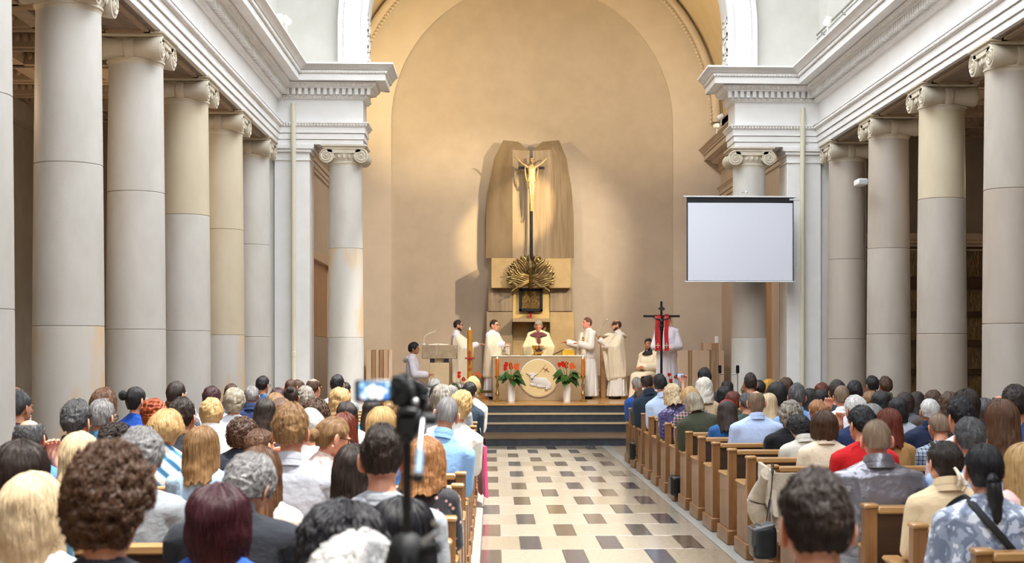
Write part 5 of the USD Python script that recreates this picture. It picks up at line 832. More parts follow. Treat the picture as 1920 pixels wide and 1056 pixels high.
# server boy
t, W, put, *_ = cleric(774, 643, 29.2, .144, -92, 'person in a white alb standing left of the ambo holding a small paper', arms(((-.26, .06, 1.13), (-.10, .28, 1.10), (.2, .9, .1)), ((.26, .06, 1.13), (.10, .30, 1.12), (-.2, .9, .2))), hair='wavyshort', col='black', robe=alb_v, hk=dict(back=1.12), hooded=True, sk='tan')
put('paper', bev(.02, .12, .34, .36, .93, 1.06, .002), Mb)
t, W, put, *_ = cleric(857, 600, 30.5, .657, -88, 'person in cream vestments standing behind the ambo with one hand out', arms(((-.27, .10, 1.14), (-.16, .36, 1.2), (.2, 1, .1)), ((.29, .12, 1.15), (.20, .45, 1.24), (0, 1, .15))), outer='cape', om=chas, extras=('specs',), beard='dark', col='dark', robe=alb_v)
t, W, put, *_ = cleric(925, 600, 31.5, .657, -118, 'person in a cream chasuble at the left of the altar with palm held out', arms(((-.26, .08, 1.16), (-.08, .25, 1.14), (.3, .7, .5)), ((.29, .06, 1.18), (.17, .36, 1.25), (-.1, 1, .05))), outer='chasuble', om=chas, extras=('specs',), col='dark', hair='short', robe=alb_v)
put('booklet', hull([(x, y, z) for x, z in ((-.16, 1.0), (-.02, 1.02), (-.03, 1.24), (-.16, 1.22)) for y in (.30, .33)]), Mb); put('lace_hem', lathe([(.255, .16), (.285, .15), (.285, .20), (.255, .21)], 30), mat('gold_lace', '8f7a3e', .5, '3a3020', 60, lo=.45, hi=.55))
t, W, put, HM, J, sc, b = cleric(1009.5, 601, 31.8, .657, 180, 'person in golden vestments with a maroon yoke bowed over the altar', arms(((-.28, .10, 1.16), (-.04, .33, 1.19), (.7, .5, .1)), ((.28, .10, 1.16), (.04, .33, 1.19), (-.7, .5, .1)), hc=(0, .06, 1.64)), head=(0, 28, 0), hair='full', col='ashy', outer='chasuble', om=gold_c, robe=gold_c, sk='pink', hk=dict(back=1.12))
yk = np.array([[(math.sin(u) * r, -.01 + math.cos(u) * r * .85 + o, z + .015 * (-math.cos(u))) for u in np.linspace(0, 2 * np.pi, 30, endpoint=False)] for r, z, o in ((.095, 1.525, 0), (.15, 1.50, .01), (.205, 1.455, .03), (.215, 1.43, .03), (.10, 1.46, 0))]); put('maroon_yoke', rings(yk, False, False), maroon); put('maroon_band', hull([(x, y, z) for x in (-.04, .04) for y, z in ((.17, 1.44), (.25, 1.42), (.27, .95), (.34, .95))]), maroon)
ch = [tube(spline([(s * .09, .02, 1.53), (s * .08, .17, 1.42), (s * .012, .245, 1.28)], 12), .005, 6) for s in (-1, 1)]; put('pectoral_chain', cat(*ch), gold); put('pectoral_cross', cat(bev(-.012, .012, .25, .27, 1.18, 1.29, .003), bev(-.035, .035, .25, .27, 1.235, 1.258, .003), lathe([(.001, -.01), (.03, 0), (.001, .01)], 14, (0, .26, 1.246), axis='y')), gold)
t, W, put, *_ = cleric(1103, 596, 31.5, .657, 108, 'person in a white robe and cream stole reaching one open hand over the altar', arms(((-.29, .06, 1.15), (-.10, .24, 1.22), (.8, .5, .15)), ((.30, .10, 1.16), (.24, .40, 1.25), (0, 1, .1), (0.2, 0, 1))), col='chestnut', robe=alb, sk='pink', hooded=True, hair='short')
for s in (-1, 1): put('stole', hull([(s * .14 + x * .06, y, z) for x in (-1, 1) for y, z in ((.10, 1.47), (.135, 1.47), (.17, .55), (.235, .55), (.17, 1.0), (.21, 1.0))]), chas)
put('stole_embroidery', cat(*[bev(-.17 + .05 * k, -.14 + .05 * k, .165, .185, z, z + .03, .003) for k in range(2) for z in (1.27, 1.33)]), gold)
t, W, put, *_ = cleric(1158, 600, 31.45, .657, 97, 'person in a hooded cream robe at the right of the altar with hand raised', arms(((-.28, .08, 1.17), (-.07, .27, 1.20), (.6, .6, .3)), ((.27, .14, 1.18), (.17, .38, 1.34), (-.1, .6, 1), (0, -1, .3))), outer='chasuble', om=chas, extras=('specs',), beard='dark', hair='ring', col='brown', hooded=True)
# seated cleric beside the cross
J = seated(); J['wrl'], J['wrr'] = V(-.03, .30, .72), V(.03, .30, .72); J['hdl'], J['hdr'] = V(.5, .7, -.1), V(-.5, .7, -.1)
ch0 = at(1217, 0, 30.6); sc0 = thing('stool', 'plain wooden stool under the seated cleric beside the processional cross', 'stool', V(ch0[0], 30.6, .657)); part(sc0, 'seat', bev(ch0[0] - .2, ch0[0] + .2, 30.42, 30.8, 1.04, 1.09, .01), tanm2)
for dx in (-.16, .16):
    for dy in (-.15, .15): part(sc0, 'leg', bev(ch0[0] + dx - .02, ch0[0] + dx + .02, 30.6 + dy - .02, 30.6 + dy + .02, .657, 1.045, .004), tanm2)
t, W, put, *_ = cleric(1217, 637, 30.6, .657, 145, 'person in a cream surplice over black collar seated beside the processional cross', J, hair='full', col='black', seat=True, robe=chas, sk='tan', beard='dark', head=(12, -8, 0))
put('black_collar', rings(np.array([[(math.sin(u) * r, -.01 + math.cos(u) * r * .9 + o, z + .02 * (-math.cos(u))) for u in np.linspace(0, 2 * np.pi, 24, endpoint=False)] for r, z, o in ((.07, 1.10, .01), (.10, 1.06, .01), (.155, 1.0, .02), (.14, .985, .02), (.07, 1.05, .01))]), False, False), blackc); put('clerical_tab', bev(-.014, .014, .075, .095, 1.055, 1.085, .003), whitep)
t, W, put, *_ = cleric(1250, 590, 29.3, .657, 175, 'person in a white alb and cape standing hidden behind the red stole', arms(((-.25, .08, 1.14), (-.05, .25, 1.10), (.8, .5, 0)), ((.25, .08, 1.14), (.05, .25, 1.10), (-.8, .5, 0))), robe=alb_v, hooded=True, col='dark')
# ================================================================== the congregation: head position in the photograph, hair, clothes
# x, top y, side, hair, colour, top, description, options
L_, R_ = -1, 1
T_ = [
(55, 786, 52, L_, 'ring', 'darkgrey', '4f7fb8', 'a blue polo with raised fist', dict(extra=[('raised', 1)], sleeve=0)),
(144, 752, 58, L_, 'full', 'darkgrey', '1f2a44', 'a navy suit', dict(garment='thick', collar='coat', head=(-14, 0, 0))),
(192, 750, 46, L_, 'short', 'grey', '3f6f93', 'a teal denim shirt', dict(head=(-20, 0, 0), extra=[('specs',)], collar='shirt')),
(194, 729, 42, L_, 'wavyshort', 'chestnut', '6b5a4e', 'a brown knitted top', {}),
(256, 725, 34, L_, 'tied', 'black', '1c4fae', 'a bright blue cardigan', dict(extra=[('bun', -.045, 1.235)], head=(-35, 0, 0), fat=.86)),
(289, 749, 48, L_, 'wavyshort', 'ginger', '3a2a2a', 'a dark brown blouse', dict(H=dict(curl=.035))),
(312, 768, 66, L_, 'crop', 'blond', 'leaf', 'a blue leaf-striped blouse', dict(row=13, head=(-12, 6, 0))),
(218, 797, 60, L_, 'wavyshort', 'dark', '5a4a44', 'a dark patterned top', dict(H=dict(curl=.03))),
(262, 804, 66, L_, 'wavyshort', 'grey', '8d9298', 'a light grey blazer', dict(garment='thick', collar='coat', head=(-20, 10, 5), row=16)),
(40, 826, 90, L_, 'bob', 'dark', '3f6f86', 'a teal blouse', dict(H=dict(back=1.02, side=1.03))),
(150, 812, 75, L_, 'long', 'pale', 'cfc7bb', 'a pale beige top', dict(row=15)),
(62, 890, 140, L_, 'bob', 'pale', 'eceaf0', 'a white blouse', dict(row=18, H=dict(back=1.0, side=1.0, flare=.2))),
(205, 838, 188, L_, 'curly', 'brown', '3a3844', 'a dark grey sweater', dict(row=19, head=(-12, 0, 0))),
(331, 715, 27, L_, 'short', 'dark', '4a5668', 'a slate shirt', dict(head=(-30, 0, 0))),
(331, 738, 26, L_, 'crop', 'chestnut', '77706a', 'a taupe jacket', {}),
(341, 747, 46, L_, 'full', 'dark', '2e3038', 'a charcoal jacket', dict(garment='thick')),
(345, 756, 44, L_, 'ring', 'white', '22252c', 'a black suit', dict(garment='thick', collar='coat', head=(-35, 0, 0))),
(397, 724, 36, L_, 'wavyshort', 'burgundy', 'c4ccd8', 'a pale grey-blue blouse', {}),
(434, 719, 28, L_, 'short', 'brown', '5f6470', 'a grey shirt', {}),
(439, 728, 42, L_, 'wavyshort', 'ashy', 'd3dcea', 'an icy blue blouse', dict(H=dict(curl=.028))),
(397, 747, 44, L_, 'wavyshort', 'blond', 'f0eeec', 'a white jacket', dict(collar='coat', garment='thick')),
(472, 724, 30, L_, 'short', 'grey', '26355c', 'a navy blazer', dict(garment='thick', collar='coat')),
(493, 705, 30, L_, 'full', 'black', '2c5f92', 'a blue shirt', dict(head=(-25, 0, 0), extra=[('specs',)])),
(497, 747, 42, L_, 'long', 'dark', '584e52', 'a mauve-grey top', dict(head=(0, 0, 4))),
(516, 736, 36, L_, 'crop', 'light', '8a7a6a', 'a tan top', {}),
(528, 746, 32, L_, 'crop', 'chestnut', '6e3f34', 'a rust blouse', dict(head=(-30, 0, 0))),
(545, 711, 22, L_, 'buzz', 'brown', '8a8d96', 'a light grey shirt', {}),
(558, 712, 26, L_, 'bob', 'brown', '6a6f7c', 'a grey cardigan', {}),
(546, 725, 34, L_, 'tied', 'dark', '44464e', 'a dark grey dress', dict(extra=[('bun', 0, 1.27, -.06)])),
(573, 725, 34, L_, 'wavyshort', 'salt', 'a9a6a2', 'a stone-coloured knit', dict(H=dict(curl=.03))),
(588, 709, 23, L_, 'ring', 'brown', 'cfc8e2', 'a lavender shirt', dict(head=(-30, 0, 0))),
(521, 727, 24, L_, 'crop', 'burgundy', '55404a', 'a plum top', {}),
(592, 751, 44, L_, 'wavyshort', 'brown', '7b6e66', 'a brown-grey top', dict(H=dict(curl=.03))),
(546, 757, 68, L_, 'full', 'light', 'a6a9b3', 'a pale grey polo shirt', dict(sleeve=0, collar='shirt', fat=1.08, fem=False, H=dict(tt=.026, ts=.014, tb=.02, strand=.022, wave=7, curl=.008), row=15)),
(582, 767, 45, L_, 'short', 'white', 'f4f4f4', 'a white dress shirt', dict(head=(-18, 0, 0), row=13)),
(625, 784, 56, L_, 'tied', 'light', 'd9bfb8', 'a dusty pink blouse bowing right', dict(head=(-62, 16, 0), extra=[('specs',), ('pearl',), ('bun', 0, 1.17, -.11)], row=14)),
(455, 785, 56, L_, 'wavyshort', 'brown', '242833', 'a dark navy jacket', dict(garment='thick', head=(-25, 0, 0), H=dict(curl=.02))),
(488, 806, 30, L_, 'short', 'chestnut', '3a6aa0', 'a blue T-shirt, hand raised', dict(extra=[('raised', 1)], sleeve=0, head=(-35, 0, 0), row=13)),
(378, 800, 72, L_, 'long', 'light', 'a9c4e0', 'a light blue top', dict(H=dict(back=.95, side=1.0), row=14)),
(487, 839, 56, L_, 'long', 'chestnut', 'd8cfc6', 'a cream top behind a dark suit', {}),
(466, 853, 92, L_, 'wavyshort', 'grey', '23262e', 'a charcoal suit bowing low', dict(garment='thick', collar='coat', head=(-20, 26, 8), fem=False, fat=1.12, H=dict(tt=.02, ts=.012, tb=.02, back=1.12))),
(410, 910, 118, L_, 'bob', 'burgundy', '2150a8', 'a royal blue top', dict(row=18, H=dict(back=1.03, side=1.05))),
(633, 702, 27, L_, 'short', 'black', 'b6b9c2', 'a grey T-shirt', dict(head=(-15, 0, 0), extra=[('specs',)])),
(647, 717, 22, L_, 'tied', 'black', '8a8f99', 'a grey top and red hair clip', dict(extra=[('bun', 0, 1.24), ('dot',)], head=(-20, 0, 0))),
(637, 728, 44, L_, 'wavy', 'blond', '9fb0c4', 'a steel blue blouse', {}),
(651, 753, 34, L_, 'long', 'dark', 'f1eff0', 'a white top', dict(head=(-15, 0, 0))),
(645, 774, 50, L_, 'long', 'auburn', '5d6f4a', 'an olive green top', dict(head=(-10, 0, 0), H=dict(back=.93))),
(700, 748, 36, L_, 'long', 'dark', '2b8fb8', 'a turquoise top and earring', dict(head=(-40, 0, 0), extra=[('pearl',)])),
(733, 748, 26, L_, 'tied', 'blond', '30303a', 'a black-and-white top', dict(extra=[('bun', 0, 1.22)])),
(715, 764, 52, L_, 'long', 'blond', '3f6fae', 'a denim jacket', dict(H=dict(back=.98))),
(664, 834, 46, L_, 'long', 'dark', '8d8a90', 'a grey cardigan', dict(H=dict(back=.86))),
(717, 798, 82, L_, 'short', 'dark', '9da1a8', 'a pale grey crew-neck T-shirt', dict(row=17, sleeve=0, collar='band', fat=1.1)),
(642, 948, 115, L_, 'wavy', 'black', '24242a', 'a black blouse', dict(row=19, head=(15, 8, 0))),
(752, 934, 112, L_, 'long', 'black', '2a2a32', 'a black top behind the tripod', dict(row=18, H=dict(ts=.034, tb=.03))),
(668, 1016, 122, L_, 'wavyshort', 'white', 'b9b6b4', 'a light knit top', dict(row=20, H=dict(curl=.03))),
(796, 820, 55, L_, 'wavy', 'straw', 'floral', 'a dark floral blouse', dict(head=(-25, 0, 0), H=dict(back=.98, curl=.012, tb=.028), row=15)),
(808, 747, 26, L_, 'long', 'dark', '5f5260', 'a plum grey top', dict(head=(-10, 0, 0))),
(838, 745, 41, L_, 'buzz', 'grey', '86aede', 'a sky blue shirt', dict(collar='shirt', fat=1.06, row=12)),
(864, 732, 32, L_, 'wavyshort', 'blond', 'd9d8d2', 'a pale grey jacket', dict(head=(-20, 0, 0), extra=[('bun', 0, 1.23)], row=10)),
(880, 716, 29, L_, 'short', 'black', '2f3d4c', 'a dark slate waistcoat', dict(H=dict(tt=.02, ts=.012), head=(-20, 0, 0), row=4)),
(886, 706, 28, L_, 'crop', 'blond', 'f6f4f4', 'a bright white blouse', dict(fat=1.12, row=3)),
(828, 722, 40, L_, 'wavyshort', 'salt', '6f6f74', 'a grey pullover', {}),
(846, 720, 24, L_, 'ring', 'grey', '9aa0a8', 'a faded grey shirt', {}),
(815, 710, 20, L_, 'crop', 'grey', '808791', 'a blue-grey coat', {}),
(822, 720, 34, L_, 'bob', 'dark', '6d6268', 'a mauve jacket', {}),
(800, 727, 18, L_, 'crop', 'grey', '6a7076', 'a grey-green coat', {}),
(782, 713, 28, L_, 'ring', 'grey', '5c6676', 'a grey-blue jacket', {}),
# right block
(1195, 707, 20, R_, 'short', 'salt', '27519c', 'a blue windbreaker', dict(fat=1.1, head=(15, 0, 0), row=0)),
(1213, 700, 19, R_, 'ring', 'dark', '23303f', 'a dark hooded jacket', dict(garment='thick', collar='coat', row=2)),
(1238, 701, 25, R_, 'full', 'black', 'b9cdee', 'a light blue shirt', dict(collar='shirt', row=3)),
(1201, 742, 16, R_, 'crop', 'brown', '4a4038', 'a dark brown child-size top', dict(row=1)),
(1261, 721, 36, R_, 'wavy', 'pale', 'purple', 'a purple patterned blouse', dict(H=dict(back=1.07, side=1.08, curl=.03), fat=1.05, row=5)),
(1273, 713, 22, R_, 'short', 'grey', '9aa3ab', 'a grey pullover', {}),
(1294, 725, 32, R_, 'crop', 'blond', 'plaid', 'a green and pink checked shirt', dict(fat=1.05, row=6)),
(1301, 736, 38, R_, 'bob', 'ashy', '3e4232', 'an olive-brown jacket', dict(garment='thick', H=dict(back=1.09, side=1.1), head=(10, 8, 0), fat=1.1, row=7)),
(1320, 708, 46, R_, 'wavy', 'platinum', 'c9b392', 'a beige trench coat', dict(garment='thick', collar='coat', H=dict(back=1.0, side=1.0), row=4)),
(1320, 687, 23, R_, 'full', 'black', '3a3a42', 'a dark jacket holding up a phone', dict(head=(35, 0, 0), extra=[('raised', -1, .27)])),
(1363, 713, 24, R_, 'long', 'dark', '3a3440', 'an aubergine top', {}),
(1358, 724, 29, R_, 'bob', 'black', '2d2d34', 'a black cardigan', {}),
(1374, 734, 31, R_, 'wavyshort', 'auburn', '4d5244', 'a moss green jacket', {}),
(1364, 751, 42, R_, 'long', 'dark', '2b5a94', 'a denim jacket and red headband', dict(extra=[('band',)], H=dict(back=.93, ts=.03), head=(0, 6, 0), row=8)),
(1400, 737, 24, R_, 'short', 'darkgrey', '45524c', 'a grey-green jacket', dict(head=(20, 0, 0))),
(1418, 732, 34, R_, 'buzz', 'buzzb', 'b6c8ec', 'a pale blue dress shirt', dict(collar='shirt', fat=1.12, H=dict(bald=40, back=1.10, front=1.21), row=9)),
(1442, 737, 24, R_, 'long', 'pale', 'e3d9cc', 'an ivory top', {}),
(1407, 699, 22, R_, 'short', 'dark', 'c7ab86', 'a camel jacket', {}),
(1402, 718, 24, R_, 'wavyshort', 'light', 'b09a78', 'a sand cardigan', {}),
(1423, 713, 24, R_, 'full', 'black', '7a5a56', 'a dusty rose top', {}),
(1441, 711, 19, R_, 'wavyshort', 'gold', '3f6fb0', 'a cobalt blue top', {}),
(1457, 716, 48, R_, 'bigbob', 'black', 'd8b9a6', 'a pink-and-black blouse', {}),
(1473, 708, 28, R_, 'bob', 'brown', '4a3a32', 'a dark brown coat', {}),
(1494, 719, 34, R_, 'full', 'darkgrey', '7fa6dc', 'a cornflower blue shirt', dict(head=(-12, 0, 0), collar='shirt')),
(1518, 728, 20, R_, 'long', 'black', '1e1e24', 'a black dress', {}),
(1541, 718, 28, R_, 'wavyshort', 'auburn', '3b3032', 'a dark wine jacket', {}),
(1540, 729, 28, R_, 'long', 'black', '8fc3e4', 'an aqua top', {}),
(1569, 712, 28, R_, 'full', 'dark', '39404c', 'a dark blue-grey pullover', {}),
(1571, 718, 24, R_, 'full', 'dark', '2d2a2c', 'an almost black pullover', {}),
(1578, 723, 31, R_, 'buzz', 'buzzb', 'f0f1f8', 'a white shirt, hand raised', dict(extra=[('raised', -1)], collar='shirt', fat=1.08)),
(1602, 714, 26, R_, 'full', 'black', '4a3f3a', 'a brown jacket', {}),
(1635, 705, 23, R_, 'full', 'black', '54463e', 'a cocoa jacket', dict(head=(20, 0, 0))),
(1660, 706, 26, R_, 'full', 'brown', '56704e', 'a green field jacket', dict(collar='coat', head=(10, 0, 0))),
(1620, 729, 18, R_, 'crop', 'auburn', '7a3020', 'a brick red top', {}),
(1632, 733, 24, R_, 'crop', 'light', '8c8068', 'a khaki blouse', {}),
(1652, 733, 40, R_, 'bigbob', 'black', 'b02a30', 'a crimson top', dict(H=dict(ts=.035, tb=.035))),
(1482, 752, 50, R_, 'wavyshort', 'salt', '16171b', 'a black white-collared top', dict(H=dict(curl=.035, back=1.05), collar='band')),
(1532, 749, 35, R_, 'tied', 'straw', 'cfc6ba', 'a light linen top', dict(extra=[('bun', 0, 1.19), ('bun', .035, 1.20)], head=(18, 6, 0))),
(1605, 742, 40, R_, 'short', 'white', '1d2c52', 'a navy jacket, hand raised', dict(garment='thick', head=(20, 10, 0), extra=[('raised', -1)])),
(1635, 757, 26, R_, 'crop', 'grey', '5a5f68', 'a grey blouse', {}),
(1500, 779, 46, R_, 'wavyshort', 'black', 'cfcbc0', 'a light grey blazer bowing', dict(head=(12, 18, -6), collar='coat', garment='thick', fem=True, row=11)),
(1545, 771, 58, R_, 'bob', 'brown', 'e6d6bd', 'a cream wool jacket', dict(garment='thick', collar='coat', H=dict(back=1.07, side=1.08), row=12)),
(1618, 762, 48, R_, 'full', 'black', 'c2161c', 'a red sweater', dict(head=(22, 0, 0), lean=4, collar='band', row=13)),
(1666, 767, 48, R_, 'long', 'auburn', 'a8814f', 'a tan coat', dict(H=dict(back=1.0, side=1.0), garment='thick', row=12)),
(1643, 788, 55, R_, 'buzz', 'buzzb', '77747cL', 'a silver-grey leather jacket', dict(garment='thick', collar='coat', fat=1.12, sk='pink', row=15)),
(1697, 735, 28, R_, 'bob', 'dark', '6a6f7a', 'a grey jacket', {}),
(1684, 745, 38, R_, 'bigbob', 'black', 'b7c0d2', 'a pale grey-blue top', dict(H=dict(ts=.03, tb=.03))),
(1719, 734, 26, R_, 'long', 'dark', 'd9b8a4', 'a peach print top', {}),
(1750, 732, 32, R_, 'wavyshort', 'brown', '4b4038', 'a dark taupe coat', {}),
(1780, 736, 40, R_, 'wavy', 'brown', '5c4a3c', 'a chestnut brown coat', {}),
(1743, 748, 35, R_, 'short', 'white', '1a2440', 'a midnight blue suit', dict(garment='thick', collar='coat', row=10)),
(1762, 776, 34, R_, 'buzz', 'buzzb', 'check', 'a blue checked shirt with strap', dict(extra=[('strap2',)], sleeve=0, head=(10, 8, 0), fem=False, row=12)),
(1800, 745, 48, R_, 'full', 'black', 'e2d4da', 'a pale lilac shirt', dict(fat=1.04, head=(15, 0, 0), row=13)),
(1812, 729, 30, R_, 'bob', 'dark', '2a2724', 'a dark coat', {}),
(1817, 784, 58, R_, 'short', 'darkgrey', 'a9c2ea', 'a wide light blue shirt', dict(collar='shirt', fat=1.12, row=15)),
(1845, 746, 26, R_, 'crop', 'darkgrey', '2a3f74', 'a dark blue top', {}),
(1873, 741, 32, R_, 'ring', 'brown', '5a5048', 'a brown shirt', {}),
(1878, 750, 56, R_, 'long', 'chestnut', 'e3cfae', 'a cream blouse', dict(H=dict(back=.9, ts=.03, tb=.032, rag=.06), row=14)),
(1903, 722, 40, R_, 'full', 'dark', '33508c', 'a blue jacket', dict(head=(25, 0, 0), H=dict(tt=.035, ts=.022, tb=.02))),
(1914, 758, 36, R_, 'wavyshort', 'ashy', '4a4440', 'a dark brown cardigan', {}),
(1770, 829, 60, R_, 'tied', 'dark', 'dcc4a0', 'a beige trench coat', dict(extra=[('clip',)], garment='thick', collar='coat', head=(15, 0, 0), row=16)),
(1843, 835, 73, R_, 'tied', 'black', 'camo', 'a camouflage blouse with black strap', dict(extra=[('pony',), ('strap',)], row=17, fat=1.12, sleeve=0)),
(1921, 832, 60, R_, 'long', 'blond', 'dfb9b6', 'a pink jacket', dict(fat=1.05, row=16)),
(1530, 885, 127, R_, 'short', 'dark', '6d6a70', 'a grey top, sitting nearest the camera', dict(row=20, H=dict(tt=.016, ts=.01, tb=.014))),
]
T_ += [(38, 736, 26, L_, 'short', 'darkgrey', '4a3226', 'a dark brown shirt', dict(row=10, head=(-30, 0, 0))), (30, 724, 24, L_, 'ring', 'grey', 'dfe3ee', 'a white shirt', dict(row=7))]
HWORD = dict(short='short', buzz='close-cropped', full='short thick', wavyshort='short wavy', bob='bobbed', crop='short layered', long='long straight', wavy='long wavy', tied='tied-back', ring='balding', bigbob='full bobbed')
CWORD = dict(salt='salt-and-pepper', buzzb='light brown', pale='pale blond', ashy='ash blond', straw='strawberry blond', gold='golden blond', dark='dark brown', light='light brown', darkgrey='dark grey', burgundy='dark burgundy')
seats = []
WREAL = dict(short=.172, buzz=.165, ring=.172, full=.182, curly=.25, wavyshort=.195, bob=.205, crop=.195, long=.20, wavy=.215, tied=.17, bigbob=.25)
def choose(e):
    x, y, w, side, o = e[0], e[1], e[2], e[3], e[8]; Y0 = 21.70 if side > 0 else 21.17; best = None
    tgt = 1.36 if e[4] in ('short', 'full', 'ring', 'buzz', 'curly') else 1.32
    if abs(o.get('head', (0, 0, 0))[1]) > 15: tgt -= .05
    for k in ([o['row']] if 'row' in o else range(0, 20)):
        Y = Y0 - .92 * k + .28; p = at(x, y, Y); c = abs(p[2] - tgt) + .45 * abs(math.log(Y * w / (WREAL[e[4]] * F))); lo, hi = (2.25, 5.32) if side > 0 else (-3.30, -.38)
        c += 3 * (max(0, lo - p[0]) + max(0, p[0] - hi)) + sum(2.5 * max(0, .47 - abs(p[0] - q[1])) for q in seats if q[0] == (side, k)) + (1 if not 1.12 < p[2] < 1.55 else 0)
        if best is None or c < best[0]: best = (c, k, p)
    seats.append(((side, best[1]), best[2][0])); return best
order = sorted(range(len(T_)), key=lambda i: (0 if 'row' in T_[i][8] else 1, -T_[i][1])); rows = {}
for i in order: rows[i] = choose(T_[i])
for i, e in enumerate(T_):
    k = rows[i][1]; side = e[3]; mates = sorted((rows[j][2][0] * side, j) for j in range(len(T_)) if T_[j][3] == side and rows[j][1] == k); n = [j for _, j in mates].index(i)
    o = dict(e[8]); o['row'] = k; t, P, base = person(e[0], e[1], 0, side, e[4], e[5], e[6], desc=e[7], hairlabel=HWORD.get(e[4], e[4]) + ' ' + CWORD.get(e[5], e[5]) + ' hair', **o)
    lab = f"person in {e[7]}, {ORD[n]} from the aisle, {ORD[k]} {'right' if side > 0 else 'left'} pew"
    if e[0] == 1530: lab = 'person in a grey top sitting on a chair in the aisle nearest the camera'
    if e[0] in (38, 30):
        lab = f"person in {e[7]} on a chair in the left aisle, {'nearer' if e[0] == 38 else 'farther from'} the camera"; cb_ = V(base[0], base[1], 0); ch_ = thing('chair', f"plain wooden chair in the left aisle under the person in {e[7]}", 'chair', cb_); part(ch_, 'seat', bev(cb_[0] - .2, cb_[0] + .2, cb_[1] - .18, cb_[1] + .22, .37, .408, .01), oak)
        part(ch_, 'backrest', bev(cb_[0] - .19, cb_[0] + .19, cb_[1] - .24, cb_[1] - .21, .55, .80, .006), oak)
        for dx in (-.18, .18): part(ch_, 'leg', bev(cb_[0] + dx - .018, cb_[0] + dx + .018, cb_[1] - .24, cb_[1] - .205, 0, .80, .005), oak); part(ch_, 'leg', bev(cb_[0] + dx - .018, cb_[0] + dx + .018, cb_[1] + .17, cb_[1] + .205, 0, .372, .005), oak)
    tag(t, lab)
    if DEBUG and (len(lab.split()) > 16 or abs(P['kz'] - 1) > .13): print('seat?', i, e[0], e[1], k, [round(float(q), 2) for q in rows[i][2]], round(P['kz'], 2), len(lab.split()))
if DEBUG:
    for i in range(len(T_)):
        for j in range(i):
            if T_[i][3] == T_[j][3] and rows[i][1] == rows[j][1] and abs(rows[i][2][0] - rows[j][2][0]) < .40: print('close', rows[i][1], T_[i][:2], T_[j][:2], round(abs(rows[i][2][0] - rows[j][2][0]), 2), sorted(set(range(20)) - {0})[:0])
# ================================================================== video camera on its tripod, bags, coat, phone
VY = 2.7; vp = lambda x, y, d=0.0: at(x, y, VY + d)
vb = V(vp(763, 0)[0], VY, 0); cam_b = mat('camera_black', '0d0e11', .38, spec=.5); rub = mat('camera_rubber', '15161a', .65); vt = thing('tripod', 'black tripod with a silver pan handle standing among the left pews', 'tripod', vb)
pz = lambda y: vp(0, y)[2]
part(vt, 'centre_column', lathe([(.0, pz(1180)), (.0085, pz(1180)), (.0085, pz(826)), (.0, pz(826))], 20, vb), cam_b); part(vt, 'collar', lathe([(.0, pz(1075)), (.03, pz(1075)), (.036, pz(1060)), (.036, pz(1030)), (.026, pz(1012)), (.012, pz(1004)), (.0, pz(1004))], 24, vb), rub)
part(vt, 'knob', tube([vb + V(.03, -.01, pz(1035)), vb + V(.055, -.02, pz(1030)), vb + V(.06, -.022, pz(1028))], .012, 10), rub); part(vt, 'crank', tube([vb + V(.03, -.03, pz(1018)), vb + V(.055, -.035, pz(1000)), vb + V(.062, -.035, pz(985)), vb + V(.05, -.04, pz(978))], .006, 8), mats['steel'])
for k, a in enumerate((.7, 2.5, 4.6)):
    f = vb + V(.45 * math.cos(a) if k != 2 else 0, .30 * math.sin(a), 0.012); tp = vb + V(.03 * math.cos(a), .03 * math.sin(a), pz(1045)); part(vt, 'leg', tube([tp, tp * .5 + f * .5, f], [.015, .013, .010], 10), cam_b); part(vt, 'rubber_foot', (S1 * .014 + f, trimesh.creation.icosphere(1).faces), rub)
hd = [m3.Manifold.hull_points(bev(vp(742, 0)[0], vp(787, 0)[0], VY - .03, VY + .04, pz(819), pz(777), .008)[0]), m3.Manifold.hull_points(bev(vp(750, 0)[0], vp(777, 0)[0], VY - .02, VY + .02, pz(832), pz(815), .004)[0]), m3.Manifold.hull_points(bev(vp(746, 0)[0], vp(785, 0)[0], VY - .04, VY + .06, pz(779), pz(764), .004)[0])]
part(vt, 'fluid_head', mesh_of(hd, 0, 0), cam_b); part(vt, 'tilt_knob', lathe([(.0, -.012), (.011, -.01), (.011, .02), (.0, .022)], 16, vp(797, 786), axis='x'), rub)
part(vt, 'head_lock', tube([vp(779, 806), vp(784, 812), vp(783, 822)], .006, 8), mat('ivory_plastic', 'd9c9b8', .4)); part(vt, 'pan_handle', tube([vp(792, 787, -.03), vp(789, 815, -.05), vp(787, 845, -.08)], .0045, 10), mats['steel']); part(vt, 'handle_grip', tube([vp(787, 845, -.08), vp(786, 868, -.1), vp(784, 892, -.12)], .0075, 12), mat('grip_blue_grey', '6f8aa6', .5)); part(vt, 'handle_end', lathe([(.0, -.012), (.010, -.008), (.011, .004), (.0, .01)], 14, vp(783.5, 894, -.122)), rub)
vc = thing('video_camera', 'black video camera with its screen folded out, on the tripod', 'camera', vp(752, 762)); 
part(vc, 'body', bev(vp(735, 0)[0], vp(767, 0)[0], VY - .03, VY + .10, pz(764), pz(712), .006), cam_b); part(vc, 'top_hump', bev(vp(742, 0)[0], vp(762, 0)[0], VY - .02, VY + .07, pz(713), pz(707), .004), cam_b); part(vc, 'lens_barrel', mv(lathe([(.0, 0), (.021, .0), (.021, .05), (.024, .055), (.024, .09), (.0, .09)], 24, (0, 0, 0), axis='y'), vp(757, 735, .10) + V(0, .09, 0)), rub)
